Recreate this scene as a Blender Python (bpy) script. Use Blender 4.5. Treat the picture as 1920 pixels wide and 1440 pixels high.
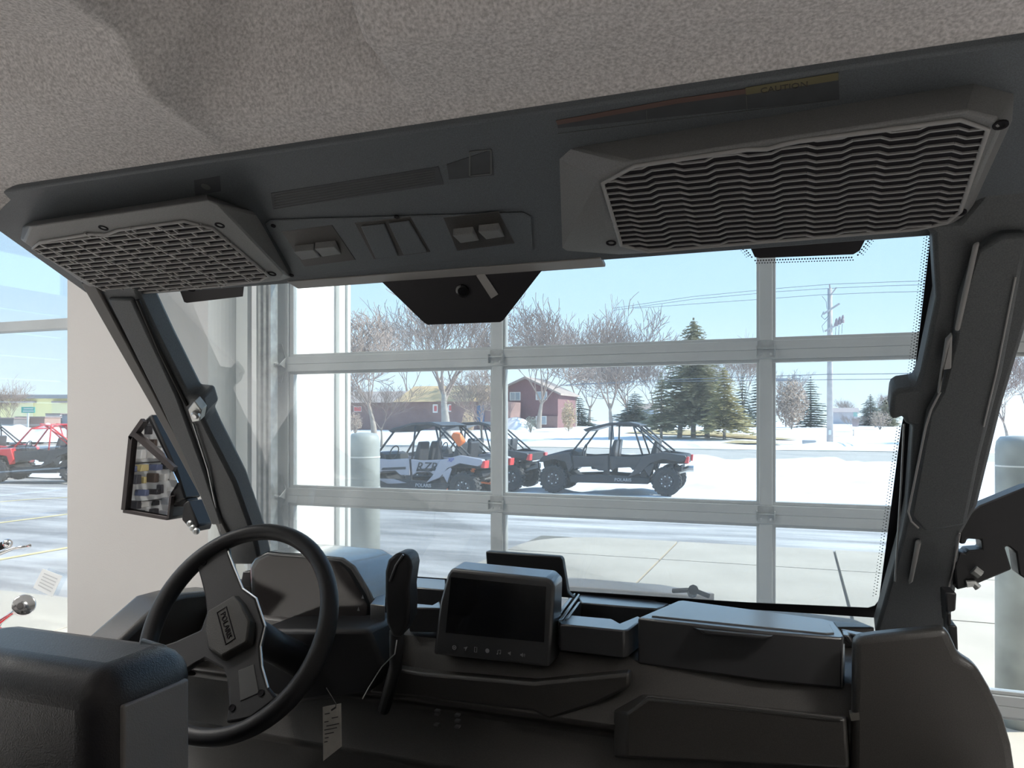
import bpy, bmesh, math, random
from mathutils import Vector, Matrix
random.seed(7)
for _o in list(bpy.data.objects):
    bpy.data.objects.remove(_o, do_unlink=True)
scene = bpy.context.scene
C = scene.collection

# ------------------------------------------------------------------ camera
# world: X right along the facade, Y out through the glass door, Z up, metres
F, YAW, HZ, CAMZ = 1442.0, math.atan(1442.0 / 3860.0), 788.0, 1.6
SN, CS = math.sin(YAW), math.cos(YAW)
cam_d = bpy.data.cameras.new('camera')
cam_d.sensor_width = 36.0
cam_d.lens = F / 1920.0 * 36.0
cam_d.shift_y = (HZ - 720.0) / 1920.0
cam_d.clip_start, cam_d.clip_end = 0.02, 900
cam = bpy.data.objects.new('camera', cam_d)
C.objects.link(cam)
cam.location = (0, 0, CAMZ)
cam.rotation_euler = (math.radians(90), 0, YAW)
scene.camera = cam

# ------------------------------------------------------------------ sky, sun, exposure
w = bpy.data.worlds.new('sky'); scene.world = w; w.use_nodes = True
nt = w.node_tree; nt.nodes.clear()
out = nt.nodes.new('ShaderNodeOutputWorld'); bg = nt.nodes.new('ShaderNodeBackground')
tc = nt.nodes.new('ShaderNodeTexCoord'); sx = nt.nodes.new('ShaderNodeSeparateXYZ')
rp = nt.nodes.new('ShaderNodeValToRGB')
el = rp.color_ramp.elements
el[0].position, el[0].color = 0.0, (0.66, 0.77, 0.88, 1)
el[1].position, el[1].color = 1.0, (0.20, 0.40, 0.76, 1)
e = el.new(0.14); e.color = (0.46, 0.63, 0.80, 1)
e = el.new(0.35); e.color = (0.33, 0.53, 0.78, 1)
nt.links.new(tc.outputs['Generated'], sx.inputs[0])
nt.links.new(sx.outputs['Z'], rp.inputs[0])
nt.links.new(rp.outputs[0], bg.inputs[0])
bg.inputs[1].default_value = 1.25
nt.links.new(bg.outputs[0], out.inputs[0])

sun_d = bpy.data.lights.new('sun', 'SUN'); sun_d.energy = 5.6; sun_d.angle = math.radians(0.6)
sun_d.color = (1.0, 0.95, 0.87)
sun = bpy.data.objects.new('sun', sun_d); C.objects.link(sun)
_az, _el = math.radians(22), math.radians(38)      # from the right, a little in front of the facade
_s = Vector((math.cos(_az) * math.cos(_el), math.sin(_az) * math.cos(_el), math.sin(_el)))
sun.rotation_euler = _s.to_track_quat('Z', 'Y').to_euler()
sun.location = (20, 8, 20)

scene.view_settings.view_transform = 'Standard'
scene.view_settings.look = 'None'
scene.view_settings.gamma = 1.0
scene.view_settings.use_curve_mapping = False
scene.view_settings.exposure = 0.58
scene.cycles.transparent_max_bounces = 24
scene.cycles.max_bounces = 5
scene.cycles.diffuse_bounces = 3
scene.cycles.glossy_bounces = 2
scene.cycles.use_adaptive_sampling = True
scene.cycles.adaptive_threshold = 0.08

# ------------------------------------------------------------------ helpers
def ray(px, py):
    u, v = (px - 960.0) / F, (HZ - py) / F
    return Vector((-SN + u * CS, CS + u * SN, v))
CAM = Vector((0, 0, CAMZ))
def at(px, py, Y=None, X=None, Z=None, t=None, pl=None):
    """point seen at pixel (px,py) of the 1920x1440 photo that lies on a given plane of the place"""
    d = ray(px, py)
    if Y is not None: t = Y / d.y
    elif X is not None: t = X / d.x
    elif Z is not None: t = (Z - CAMZ) / d.z
    elif pl is not None:
        o, n = pl; t = (o - CAM).dot(n) / d.dot(n)
    return CAM + d * t
def ats(pts, **k): return [at(x, y, **k) for x, y in pts]

def mat(name, col, rough=0.5, metal=0.0, spec=0.5, noise=None, bump=None, emit=None, coat=0.0):
    """noise=(scale, amount, detail) varies the colour; bump=(scale, strength)"""
    m = bpy.data.materials.new(name); m.use_nodes = True
    n, l = m.node_tree.nodes, m.node_tree.links
    b = n['Principled BSDF']
    b.inputs['Base Color'].default_value = (*col, 1)
    b.inputs['Roughness'].default_value = rough
    b.inputs['Metallic'].default_value = metal
    b.inputs['Specular IOR Level'].default_value = spec
    if coat:
        b.inputs['Coat Weight'].default_value = coat; b.inputs['Coat Roughness'].default_value = 0.22; b.inputs['Coat IOR'].default_value = 1.6
    if emit:
        b.inputs['Emission Color'].default_value = (*emit[0], 1); b.inputs['Emission Strength'].default_value = emit[1]
    if noise or bump:
        t = n.new('ShaderNodeTexCoord')
    if noise:
        x = n.new('ShaderNodeTexNoise'); x.inputs['Scale'].default_value = noise[0]
        x.inputs['Detail'].default_value = noise[2] if len(noise) > 2 else 3
        r = n.new('ShaderNodeValToRGB')
        r.color_ramp.elements[0].position, r.color_ramp.elements[1].position = 0.3, 0.7
        r.color_ramp.elements[0].color = (*[c * (1 - noise[1]) for c in col], 1)
        r.color_ramp.elements[1].color = (*[min(1, c * (1 + noise[1])) for c in col], 1)
        l.new(t.outputs['Object'], x.inputs['Vector']); l.new(x.outputs['Fac'], r.inputs[0]); l.new(r.outputs[0], b.inputs['Base Color'])
    if bump:
        x = n.new('ShaderNodeTexNoise'); x.inputs['Scale'].default_value = bump[0]; x.inputs['Detail'].default_value = 4
        q = n.new('ShaderNodeBump'); q.inputs['Strength'].default_value = bump[1]; q.inputs['Distance'].default_value = 0.002
        l.new(t.outputs['Object'], x.inputs['Vector']); l.new(x.outputs['Fac'], q.inputs['Height']); l.new(q.outputs[0], b.inputs['Normal'])
    return m

def glass_mat(name, tint, refl=0.06, dust=0.0, dust_col=(0.8, 0.8, 0.78)):
    m = bpy.data.materials.new(name); m.use_nodes = True
    n, l = m.node_tree.nodes, m.node_tree.links; n.clear()
    o = n.new('ShaderNodeOutputMaterial'); tr = n.new('ShaderNodeBsdfTransparent'); gl = n.new('ShaderNodeBsdfGlossy')
    tr.inputs[0].default_value = (*tint, 1); gl.inputs['Roughness'].default_value = 0.02
    fr = n.new('ShaderNodeFresnel'); fr.inputs['IOR'].default_value = 1.33
    mu = n.new('ShaderNodeMath'); mu.operation = 'MULTIPLY'; mu.inputs[1].default_value = refl / 0.02 * 0.4
    mu.use_clamp = True
    mx = n.new('ShaderNodeMixShader')
    l.new(fr.outputs[0], mu.inputs[0]); l.new(mu.outputs[0], mx.inputs[0]); l.new(tr.outputs[0], mx.inputs[1]); l.new(gl.outputs[0], mx.inputs[2])
    last = mx
    if dust:
        tl = n.new('ShaderNodeBsdfTranslucent'); tl.inputs[0].default_value = (*dust_col, 1)
        m2 = n.new('ShaderNodeMixShader'); m2.inputs[0].default_value = dust
        l.new(last.outputs[0], m2.inputs[1]); l.new(tl.outputs[0], m2.inputs[2]); last = m2
    l.new(last.outputs[0], o.inputs[0])
    return m

W = {}                                            # world matrix of each parent built in world coordinates
class MB:
    def __init__(s): s.v, s.f = [], []
    def add(s, vs, fs):
        k = len(s.v); s.v += [Vector(p) for p in vs]; s.f += [[i + k for i in q] for q in fs]; return s
    def box(s, x0, x1, y0, y1, z0, z1):
        return s.add([(x0,y0,z0),(x1,y0,z0),(x1,y1,z0),(x0,y1,z0),(x0,y0,z1),(x1,y0,z1),(x1,y1,z1),(x0,y1,z1)],
                     [[0,3,2,1],[4,5,6,7],[0,1,5,4],[1,2,6,5],[2,3,7,6],[3,0,4,7]])
    def obox(s, c, ax, ay, az):
        """box of half-axes ax, ay, az about c"""
        c, ax, ay, az = Vector(c), Vector(ax), Vector(ay), Vector(az)
        return s.add([c-ax-ay-az, c+ax-ay-az, c+ax+ay-az, c-ax+ay-az, c-ax-ay+az, c+ax-ay+az, c+ax+ay+az, c-ax+ay+az],
                     [[0,3,2,1],[4,5,6,7],[0,1,5,4],[1,2,6,5],[2,3,7,6],[3,0,4,7]])
    def bar(s, a, b, wd, up, th):
        """flat bar from a to b, width wd across, thickness th along up"""
        a, b, up = Vector(a), Vector(b), Vector(up).normalized()
        d = b - a; sd = d.cross(up).normalized()
        return s.obox((a + b) / 2, d / 2, sd * wd / 2, up * th / 2)
    def loft(s, A, B):
        n = len(A); assert n == len(B), (n, len(B))
        return s.add(list(A) + list(B), [list(range(n))[::-1], list(range(n, 2 * n))] + [[i, (i + 1) % n, n + (i + 1) % n, n + i] for i in range(n)])
    def hull(s, pts):
        bm = bmesh.new()
        for p in pts: bm.verts.new(p)
        r = bmesh.ops.convex_hull(bm, input=list(bm.verts))
        bmesh.ops.delete(bm, geom=[v for v in bm.verts if not v.link_faces], context='VERTS')
        bmesh.ops.dissolve_limit(bm, angle_limit=0.02, verts=list(bm.verts), edges=list(bm.edges))
        bm.verts.index_update()
        s.add([v.co.copy() for v in bm.verts], [[v.index for v in f.verts] for f in bm.faces]); bm.free(); return s
    def prism(s, pts, vec):
        vec = Vector(vec); return s.loft([Vector(p) for p in pts], [Vector(p) + vec for p in pts])
    def sweepx(s, prof, x0, x1):
        return s.loft([(x0, y, z) for y, z in prof], [(x1, y, z) for y, z in prof])
    def tube(s, pts, r, n=8, closed=False, cap=True):
        pts = [Vector(p) for p in pts]; m = len(pts)
        rs = r if isinstance(r, (list, tuple)) else [r] * m
        k0 = len(s.v); u = None
        for i, p in enumerate(pts):
            a = pts[i - 1] if (i or closed) else p; b = pts[(i + 1) % m] if (i < m - 1 or closed) else p
            d = (b - a); d = d.normalized() if d.length > 1e-9 else Vector((0, 0, 1))
            if u is None:
                u = d.orthogonal().normalized()
            else:
                u = (u - d * u.dot(d)); u = u.normalized() if u.length > 1e-6 else d.orthogonal().normalized()
            q = d.cross(u)
            for j in range(n):
                t = 2 * math.pi * j / n
                s.v.append(p + (u * math.cos(t) + q * math.sin(t)) * rs[i])
        for i in range(m if closed else m - 1):
            for j in range(n):
                a, b = k0 + i * n, k0 + ((i + 1) % m) * n
                s.f.append([a + j, a + (j + 1) % n, b + (j + 1) % n, b + j])
        if cap and not closed:
            s.f.append([k0 + j for j in range(n)][::-1]); s.f.append([k0 + (m - 1) * n + j for j in range(n)])
        return s
    def lathe(s, prof, c, axis, n=20, closed=False):
        """prof: (radius, height) along axis from c"""
        c, axis = Vector(c), Vector(axis).normalized(); u = axis.orthogonal().normalized(); q = axis.cross(u)
        k0 = len(s.v); m = len(prof)
        for r, h in prof:
            for j in range(n):
                t = 2 * math.pi * j / n
                s.v.append(c + axis * h + (u * math.cos(t) + q * math.sin(t)) * max(r, 1e-5))
        for i in range(m if closed else m - 1):
            for j in range(n):
                a, b = k0 + i * n, k0 + ((i + 1) % m) * n
                s.f.append([a + j, a + (j + 1) % n, b + (j + 1) % n, b + j])
        if not closed:
            s.f.append([k0 + j for j in range(n)][::-1]); s.f.append([k0 + (m - 1) * n + j for j in range(n)])
        return s
    def ball(s, c, r, n=12, m=8, sq=(1, 1, 1)):
        c = Vector(c); k0 = len(s.v)
        for i in range(m + 1):
            ph = math.pi * i / m
            for j in range(n):
                t = 2 * math.pi * j / n
                s.v.append(c + Vector((math.sin(ph) * math.cos(t) * sq[0], math.sin(ph) * math.sin(t) * sq[1], math.cos(ph) * sq[2])) * r)
        for i in range(m):
            for j in range(n):
                a, b = k0 + i * n, k0 + (i + 1) * n
                s.f.append([a + j, a + (j + 1) % n, b + (j + 1) % n, b + j])
        return s
    def grid(s, nx, ny, fn):
        k0 = len(s.v)
        for j in range(ny + 1):
            for i in range(nx + 1): s.v.append(Vector(fn(i / nx, j / ny)))
        for j in range(ny):
            for i in range(nx):
                a = k0 + j * (nx + 1) + i
                s.f.append([a, a + 1, a + nx + 2, a + nx + 1])
        return s
    def build(s, name, m, parent=None, bevel=0.0, seg=2, smooth=False, local=False, recalc=True, sub=0, kind=None, label=None):
        me = bpy.data.meshes.new(name)
        c = Vector((0, 0, 0))
        if not local and s.v:
            lo = Vector([min(p[i] for p in s.v) for i in range(3)]); hi = Vector([max(p[i] for p in s.v) for i in range(3)])
            c = (lo + hi) / 2
        me.from_pydata([p - c for p in s.v], [], s.f)
        if recalc:
            bm = bmesh.new(); bm.from_mesh(me); bmesh.ops.recalc_face_normals(bm, faces=bm.faces); bm.to_mesh(me); bm.free()
        for x in (m if isinstance(m, (list, tuple)) else [m]): me.materials.append(x)
        if smooth: me.polygons.foreach_set('use_smooth', [True] * len(me.polygons))
        o = bpy.data.objects.new(name, me); C.objects.link(o); o.location = c
        W[o] = Matrix.Translation(c)
        if bevel:
            b = o.modifiers.new('bevel', 'BEVEL'); b.width = bevel; b.segments = seg; b.limit_method = 'ANGLE'; b.angle_limit = math.radians(35)
            b.use_clamp_overlap = True
            if smooth is False and seg > 1:
                me.polygons.foreach_set('use_smooth', [True] * len(me.polygons)); me.set_sharp_from_angle(angle=math.radians(30))
        if sub:
            b = o.modifiers.new('subsurf', 'SUBSURF'); b.levels = sub; b.render_levels = sub
        if parent is not None:
            o.parent = parent
            if not local: o.matrix_parent_inverse = W[parent].inverted()
        if kind: o['kind'] = kind
        if label: o['label'] = label
        return o
def tag(o, label=None, cat=None, group=None, kind=None):
    if label: o['label'] = label
    if cat: o['category'] = cat
    if group: o['group'] = group
    if kind: o['kind'] = kind
    return o
def thing(name, loc, label, cat, group=None, rz=0.0):
    o = bpy.data.objects.new(name, None); C.objects.link(o); o.empty_display_size = 0.1
    o.location = loc; o.rotation_euler = (0, 0, rz)
    W[o] = Matrix.Translation(Vector(loc)) @ Matrix.Rotation(rz, 4, 'Z')
    return tag(o, label, cat, group)
def struct(name, mb, m, parent=None, label=None, **k):
    o = mb.build(name, m, parent, **k)
    if parent is None: o['kind'] = 'structure'
    if label: o['label'] = label
    return o
def copy_tree(o, parent=None):
    c = o.copy(); C.objects.link(c); c.parent = parent
    for ch in list(o.children): copy_tree(ch, c)
    return c
def text(s, name, m, size, parent, loc, ex, ey, local=True, depth=0.002, align='CENTER', shear=0.0):
    """lettering lying on a surface: ex runs along the line of text, ey up the letters"""
    cu = bpy.data.curves.new(name, 'FONT'); cu.body = s; cu.size = size; cu.extrude = depth; cu.align_x = align; cu.align_y = 'CENTER'; cu.shear = shear
    cu.materials.append(m); cu.resolution_u = 2
    tmp = bpy.data.objects.new(name, cu); C.objects.link(tmp)
    me = bpy.data.meshes.new_from_object(tmp.evaluated_get(bpy.context.evaluated_depsgraph_get()))
    bpy.data.objects.remove(tmp, do_unlink=True); me.name = name
    o = bpy.data.objects.new(name, me); C.objects.link(o)
    ex, ey = Vector(ex).normalized(), Vector(ey).normalized(); ez = ex.cross(ey)
    M = Matrix((ex, ey, ez)).transposed().to_4x4(); M.translation = Vector(loc)
    o.parent = parent
    if not local: o.matrix_parent_inverse = W[parent].inverted()
    o.matrix_basis = M
    return o
def inside(p, poly):
    x, y = p; r = False; n = len(poly)
    for i in range(n):
        x1, y1 = poly[i]; x2, y2 = poly[(i + 1) % n]
        if (y1 > y) != (y2 > y) and x < (x2 - x1) * (y - y1) / (y2 - y1) + x1: r = not r
    return r
def lerp_tab(tab, x):
    if x <= tab[0][0]: return tab[0][1]
    for (a, b), (c, d) in zip(tab, tab[1:]):
        if x <= c:
            k = (x - a) / (c - a); k = k * k * (3 - 2 * k); return b + (d - b) * k
    return tab[-1][1]
def sstep(a, b, x):
    k = max(0.0, min(1.0, (x - a) / (b - a))); return k * k * (3 - 2 * k)

# ------------------------------------------------------------------ materials
M = {}
M['headliner'] = mat('headliner_felt', (0.62, 0.595, 0.585), 0.95, spec=0.1, noise=(260, 0.28, 4), bump=(500, 0.6))
M['console'] = mat('console_plastic', (0.105, 0.117, 0.127), 0.55, spec=0.4, noise=(700, 0.2), bump=(900, 0.25))
M['pod'] = mat('pod_plastic', (0.18, 0.181, 0.182), 0.5, spec=0.4, noise=(700, 0.15), bump=(900, 0.2))
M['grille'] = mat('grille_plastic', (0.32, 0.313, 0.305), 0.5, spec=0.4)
M['void'] = mat('speaker_cloth', (0.022, 0.021, 0.024), 0.9, spec=0.1)
M['dash'] = mat('dash_plastic', (0.038, 0.035, 0.032), 0.40, spec=0.5, coat=0.3, noise=(600, 0.25), bump=(900, 0.3))
M['black'] = mat('black_plastic', (0.018, 0.018, 0.02), 0.45, spec=0.4, bump=(800, 0.15))
M['gloss'] = mat('gloss_black', (0.012, 0.012, 0.013), 0.12, spec=0.5)
M['pillar'] = mat('pillar_plastic', (0.085, 0.091, 0.096), 0.5, spec=0.4, noise=(600, 0.2), bump=(800, 0.2))
M['frit'] = mat('frit_black', (0.022, 0.021, 0.024), 0.5, spec=0.3)
M['rubber'] = mat('rubber', (0.02, 0.02, 0.02), 0.7, spec=0.3)
M['vinyl'] = mat('seat_vinyl', (0.024, 0.023, 0.026), 0.32, spec=0.5, bump=(500, 0.35))
M['vinyl_lit'] = mat('seat_vinyl_lit', (0.27, 0.25, 0.24), 0.45, spec=0.4, bump=(500, 0.3))  # same seat vinyl, greyed for the light falling on its side
M['chrome'] = mat('chrome', (0.75, 0.75, 0.76), 0.12, 1.0)
M['mirror'] = mat('mirror_silver', (0.82, 0.82, 0.84), 0.01, 1.0)
M['steel'] = mat('bright_steel', (0.55, 0.56, 0.56), 0.35, 0.9)
M['icon'] = mat('icon_print', (0.32, 0.32, 0.33), 0.6)
M['decal'] = mat('decal_dark', (0.055, 0.06, 0.066), 0.6, noise=(40, 0.1))
M['decal_line'] = mat('decal_line', (0.115, 0.12, 0.12), 0.6)
M['decal_orange'] = mat('decal_orange', (0.12, 0.075, 0.065), 0.6)
M['decal_yellow'] = mat('decal_yellow', (0.14, 0.125, 0.07), 0.6)
M['paper'] = mat('paper', (0.62, 0.58, 0.52), 0.8, noise=(60, 0.08))
M['ink'] = mat('ink', (0.06, 0.055, 0.05), 0.8)
M['windshield'] = glass_mat('windshield_glass', (0.96, 0.975, 0.975), 0.02, dust=0.10)  # dust share is set so the glass veils the view like haze
M['pane'] = glass_mat('pane_glass', (0.96, 0.985, 0.985), 0.02)
M['alu'] = mat('anodised_aluminium', (0.47, 0.49, 0.49), 0.42, 0.3, noise=(6, 0.05), bump=(300, 0.05))
M['galv'] = mat('galvanised_steel', (0.42, 0.43, 0.42), 0.4, 0.7, noise=(25, 0.25))
M['wall'] = mat('painted_drywall', (0.49, 0.48, 0.468), 0.85, spec=0.2, bump=(120, 0.25))
M['wall_green'] = mat('painted_jamb', (0.50, 0.53, 0.52), 0.7, spec=0.3)
M['ceiling'] = mat('ceiling_white', (0.75, 0.75, 0.74), 0.9, spec=0.1)
M['floor'] = mat('polished_concrete', (0.62, 0.60, 0.58), 0.4, noise=(1.5, 0.12))
M['stucco'] = mat('white_stucco', (0.90, 0.89, 0.87), 0.85, spec=0.2, bump=(80, 0.2))
M['trim_white'] = mat('white_trim', (0.72, 0.74, 0.74), 0.5)
M['seal'] = mat('dark_seal', (0.10, 0.105, 0.10), 0.7)
# ================================================================== THE BUILDING
WY = 2.90                                        # inner face of the facade wall
struct('floor', MB().box(-9, 7, -10, 3.1, -0.12, 0.0), M['floor'], label='grey polished concrete showroom floor')
struct('ceiling', MB().box(-9, 7, -10, 3.2, 4.6, 4.75), M['ceiling'], label='flat white showroom ceiling')
struct('wall_back', MB().box(-9, 7, -10.15, -10, 0, 4.6), M['wall'])
struct('wall_left', MB().box(-9.15, -9, -10, -3.4, 0, 4.6).box(-9.15, -9, 2.4, 3.1, 0, 4.6).box(-9.15, -9, -3.4, 2.4, 0, 0.3).box(-9.15, -9, -3.4, 2.4, 3.7, 4.6), M['wall'])
win2 = thing('added_window', (-9.07, -0.5, 0.3), 'unseen side window added for light from the left', None); win2['kind'] = 'structure'  # unseen window, added to bring in more light from the left
for k in range(3):
    y0 = -3.4 + 1.9333 * k
    MB().box(-9.056, -9.05, y0 + 0.03, y0 + 1.90, 0.35, 3.65).build('glass_pane', M['pane'], win2)
    MB().box(-9.09, -9.03, y0 - 0.03 if k else y0, y0 + 0.03, 0.3, 3.7).build('window_frame', M['alu'], win2)
MB().box(-9.09, -9.03, -3.4, 2.4, 0.3, 0.35).build('window_frame', M['alu'], win2); MB().box(-9.09, -9.03, -3.4, 2.4, 3.65, 3.7).build('window_frame', M['alu'], win2)
struct('wall_right', MB().box(7, 7.15, -10, 3.1, 0, 4.6), M['wall'])
struct('wall_front', MB().box(-3.52, -2.60, WY, 3.15, 0, 4.6).box(-9, -7.2, WY, 3.15, 0, 4.6).box(-7.2, -3.52, WY, 3.15, 4.2, 4.6)
       .box(-2.60, 2.4, WY, 3.15, 3.75, 4.6).box(2.3, 7, WY, 3.15, 0, 3.75).box(2.4, 7, WY, 3.15, 3.75, 4.6), M['wall'],
       label='beige painted wall between shop window and glass door')
# rounded door jamb
jm = MB()
prof = [(-2.60, 3.06), (-2.60, WY)] + [(-2.53 - 0.07 * math.cos(a), WY - 0.07 * math.sin(a) * 0.8) for a in [math.radians(15 * i) for i in range(1, 12)]] + [(-2.46, WY), (-2.46, 3.06)]
jm.loft([(x, y, 0) for x, y in prof], [(x, y, 3.75) for x, y in prof])
struct('trim_1', jm, M['wall_green'], label='pale rounded wall end beside the glass door', smooth=False)
struct('trim_2', MB().box(-2.458, -2.392, 2.905, 3.08, 0, 3.75), M['wall_green'], label='pale painted board of the door jamb')
struct('trim_3', MB().box(-2.390, -2.366, 2.93, 3.06, 0, 3.75), M['seal'], label='dark weather seal along the door jamb')
struct('trim_4', MB().box(-2.364, -2.338, 2.90, 3.06, 0, 3.75), M['trim_white'], label='white edge strip of the door jamb')
# white stucco pier that runs outside from the door opening
struct('wall_outside', MB().box(-3.45, -2.47, 3.152, 3.80, -0.05, 4.9), M['stucco'], label='sunlit white stucco pier outside the glass door')
struct('trim_5', MB().box(-2.468, -2.440, 3.74, 3.80, 0, 4.9).box(-2.468, -2.425, 3.802, 3.83, 0, 4.9), M['trim_white'], label='pale metal corner strip on the white pier')
# door track
tr = MB()
tp = [(-2.332, 2.955), (-2.332, 2.905), (-2.318, 2.905), (-2.318, 2.93), (-2.303, 2.93), (-2.303, 2.905), (-2.288, 2.905), (-2.288, 2.93), (-2.274, 2.93), (-2.274, 2.905), (-2.262, 2.905), (-2.262, 2.955)]
tr.loft([(x, y, 0.0) for x, y in tp], [(x, y, 3.7) for x, y in tp])
struct('trim_6', tr, M['galv'], label='grey galvanised vertical track beside the glass door')

# ------------------------------------------------------------------ sectional glass door
door = thing('door_1', (-0.1, 2.994, 0), 'aluminium sectional garage door of clear glass panes', None)
door['kind'] = 'structure'
YF = 2.994
JZ = [0.64 + 0.6105 * k for k in range(-1, 6)]   # joint heights
JZ = [0.045] + JZ[1:]
MX = [-1.186, -0.116, 0.954]
X0, X1 = -2.318, 2.11
def rail_half(z, sgn):
    m = MB()
    a, b, c = z + sgn * 0.0004, z + sgn * 0.0345, z + sgn * 0.047
    m.box(X0, X1, YF, YF + 0.05, min(a, b), max(a, b))
    m.box(X0, X1, YF + 0.012, YF + 0.042, min(b, c), max(b, c))
    return m
for i, z in enumerate(JZ):
    if i > 0: rail_half(z, -1).build('rail', M['alu'], door, bevel=0.0015, seg=1)
    if i < len(JZ) - 1: rail_half(z, 1).build('rail', M['alu'], door, bevel=0.0015, seg=1)
for i in range(len(JZ) - 1):
    za, zb = JZ[i] + 0.047, JZ[i + 1] - 0.047
    fa, fb = JZ[i] + 0.0345, JZ[i + 1] - 0.0345
    for x in MX:
        MB().box(x - 0.0235, x + 0.0235, YF + 0.001, YF + 0.049, fa, fb).box(x - 0.034, x + 0.034, YF + 0.012, YF + 0.042, za, zb).build('stile', M['alu'], door, bevel=0.0015, seg=1)
    MB().box(X0, -2.234, YF + 0.001, YF + 0.049, fa, fb).box(-2.234, -2.212, YF + 0.012, YF + 0.042, za, zb).build('stile', M['alu'], door, bevel=0.0015, seg=1)
    MB().box(2.03, X1, YF + 0.001, YF + 0.049, fa, fb).box(2.01, 2.03, YF + 0.012, YF + 0.042, za, zb).build('stile', M['alu'], door, bevel=0.0015, seg=1)
    ed = [-2.212] + [v for x in MX for v in (x - 0.034, x + 0.034)] + [2.01]
    for a, b in zip(ed[::2], ed[1::2]):
        MB().box(a, b, YF + 0.024, YF + 0.030, za, zb).build('glass_pane', M['pane'], door)
# hinges on the mullions and roller hinges on the end stile
for z in JZ[1:-1]:
    for x in MX:
        h = MB().box(x - 0.031, x + 0.031, YF - 0.005, YF - 0.001, z - 0.030, z + 0.002)
        h.box(x - 0.030, x + 0.030, YF - 0.022, YF - 0.001, z + 0.002, z + 0.006)
        h.box(x - 0.029, x + 0.029, YF - 0.005, YF - 0.001, z + 0.006, z + 0.034)
        h.box(x - 0.033, x - 0.030, YF - 0.022, YF - 0.001, z - 0.022, z + 0.016)
        h.box(x + 0.030, x + 0.033, YF - 0.022, YF - 0.001, z - 0.022, z + 0.016)
        ho = h.build('hinge', M['galv'], door, bevel=0.001, seg=1)
        b = MB()
        for dx in (-0.018, 0.018):
            b.lathe([(0.005, 0), (0.005, 0.004), (0.003, 0.005)], (x + dx, YF - 0.005, z - 0.017), (0, -1, 0), 8)
        b.build('bolt', M['steel'], ho)
    x = -2.277
    h = MB().prism([(x, YF - 0.001, z + 0.10), (x + 0.012, YF - 0.001, z + 0.098), (x + 0.036, YF - 0.001, z + 0.028), (x + 0.036, YF - 0.001, z - 0.015),
                    (x + 0.01, YF - 0.001, z - 0.085), (x - 0.01, YF - 0.001, z - 0.085), (x - 0.036, YF - 0.001, z - 0.015), (x - 0.036, YF - 0.001, z + 0.028), (x - 0.012, YF - 0.001, z + 0.098)], (0, -0.004, 0))
    h.box(x - 0.034, x + 0.034, YF - 0.05, YF - 0.005, z - 0.006, z - 0.001)
    h.prism([(x + 0.031, YF - 0.005, z + 0.03), (x + 0.031, YF - 0.05, z - 0.002), (x + 0.031, YF - 0.005, z - 0.02)], (0.004, 0, 0))
    ho = h.build('hinge', M['galv'], door, bevel=0.001, seg=1)
    MB().tube([(x - 0.07, YF - 0.058, z), (x + 0.03, YF - 0.058, z)], 0.006, 8).build('roller_shaft', M['steel'], ho)

# ------------------------------------------------------------------ shop window
win = thing('window_1', (-5.3, 3.0, 0), 'tall shop window with a metal transom beside the beige wall', None)
win['kind'] = 'structure'
ZT = 2.105
for n_, m_ in (('window_frame', MB().box(-7.2, -3.52, 2.94, 3.0, 0.02, 0.10)), ('window_frame', MB().box(-7.2, -3.52, 2.94, 3.0, 4.12, 4.2)),
               ('window_frame', MB().box(-3.54, -3.52, 2.94, 3.0, 0.10, 4.12)), ('window_frame', MB().box(-7.2, -7.15, 2.94, 3.0, 0.10, 4.12)),
               ('window_frame', MB().box(-5.40, -5.35, 2.94, 3.0, 0.10, 4.12))):
    m_.build(n_, M['alu'], win, bevel=0.002, seg=1)
MB().box(-5.35, -3.54, 2.93, 3.0, ZT - 0.026, ZT + 0.026).build('transom', M['alu'], win, bevel=0.002, seg=1)
MB().box(-7.15, -5.40, 2.93, 3.0, ZT - 0.026, ZT + 0.026).build('transom', M['alu'], win, bevel=0.002, seg=1)
for xa, xb in ((-7.15, -5.40), (-5.35, -3.54)):
    for za, zb in ((0.10, ZT - 0.026), (ZT + 0.026, 4.12)):
        MB().box(xa, xb, 2.966, 2.972, za, zb).build('glass_pane', M['pane'], win)

# ------------------------------------------------------------------ unseen ceiling lamps, added as fill light for the interior
M['diffuser'] = mat('fill_diffuser', (0.9, 0.9, 0.9), 0.6, emit=((1.0, 0.96, 0.9), 6.0)); M['diffuser'].cycles.emission_sampling = 'NONE'
def fill_lamp(x, y, watts, lab):
    t = thing('fill_lamp', (x, y, 4.6), lab, 'lamp', 'added ceiling fill lamps')
    fr = MB()
    for a in ((-0.62, -0.58, -0.32, 0.32), (0.58, 0.62, -0.32, 0.32), (-0.58, 0.58, -0.32, -0.28), (-0.58, 0.58, 0.28, 0.32)):
        fr.box(x + a[0], x + a[1], y + a[2], y + a[3], 4.54, 4.6)
    fr.build('frame', M['trim_white'], t)
    MB().box(x - 0.58, x + 0.58, y - 0.28, y + 0.28, 4.56, 4.6).build('diffuser', M['diffuser'], t)
    d = bpy.data.lights.new('lamp', 'AREA'); d.shape = 'RECTANGLE'; d.size, d.size_y = 1.16, 0.56; d.energy = watts; d.spread = math.radians(120); d.color = (1.0, 0.965, 0.92)
    o = bpy.data.objects.new('fill_light', d); C.objects.link(o); o.parent = t; o.location = (0, 0, -0.07)
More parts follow.
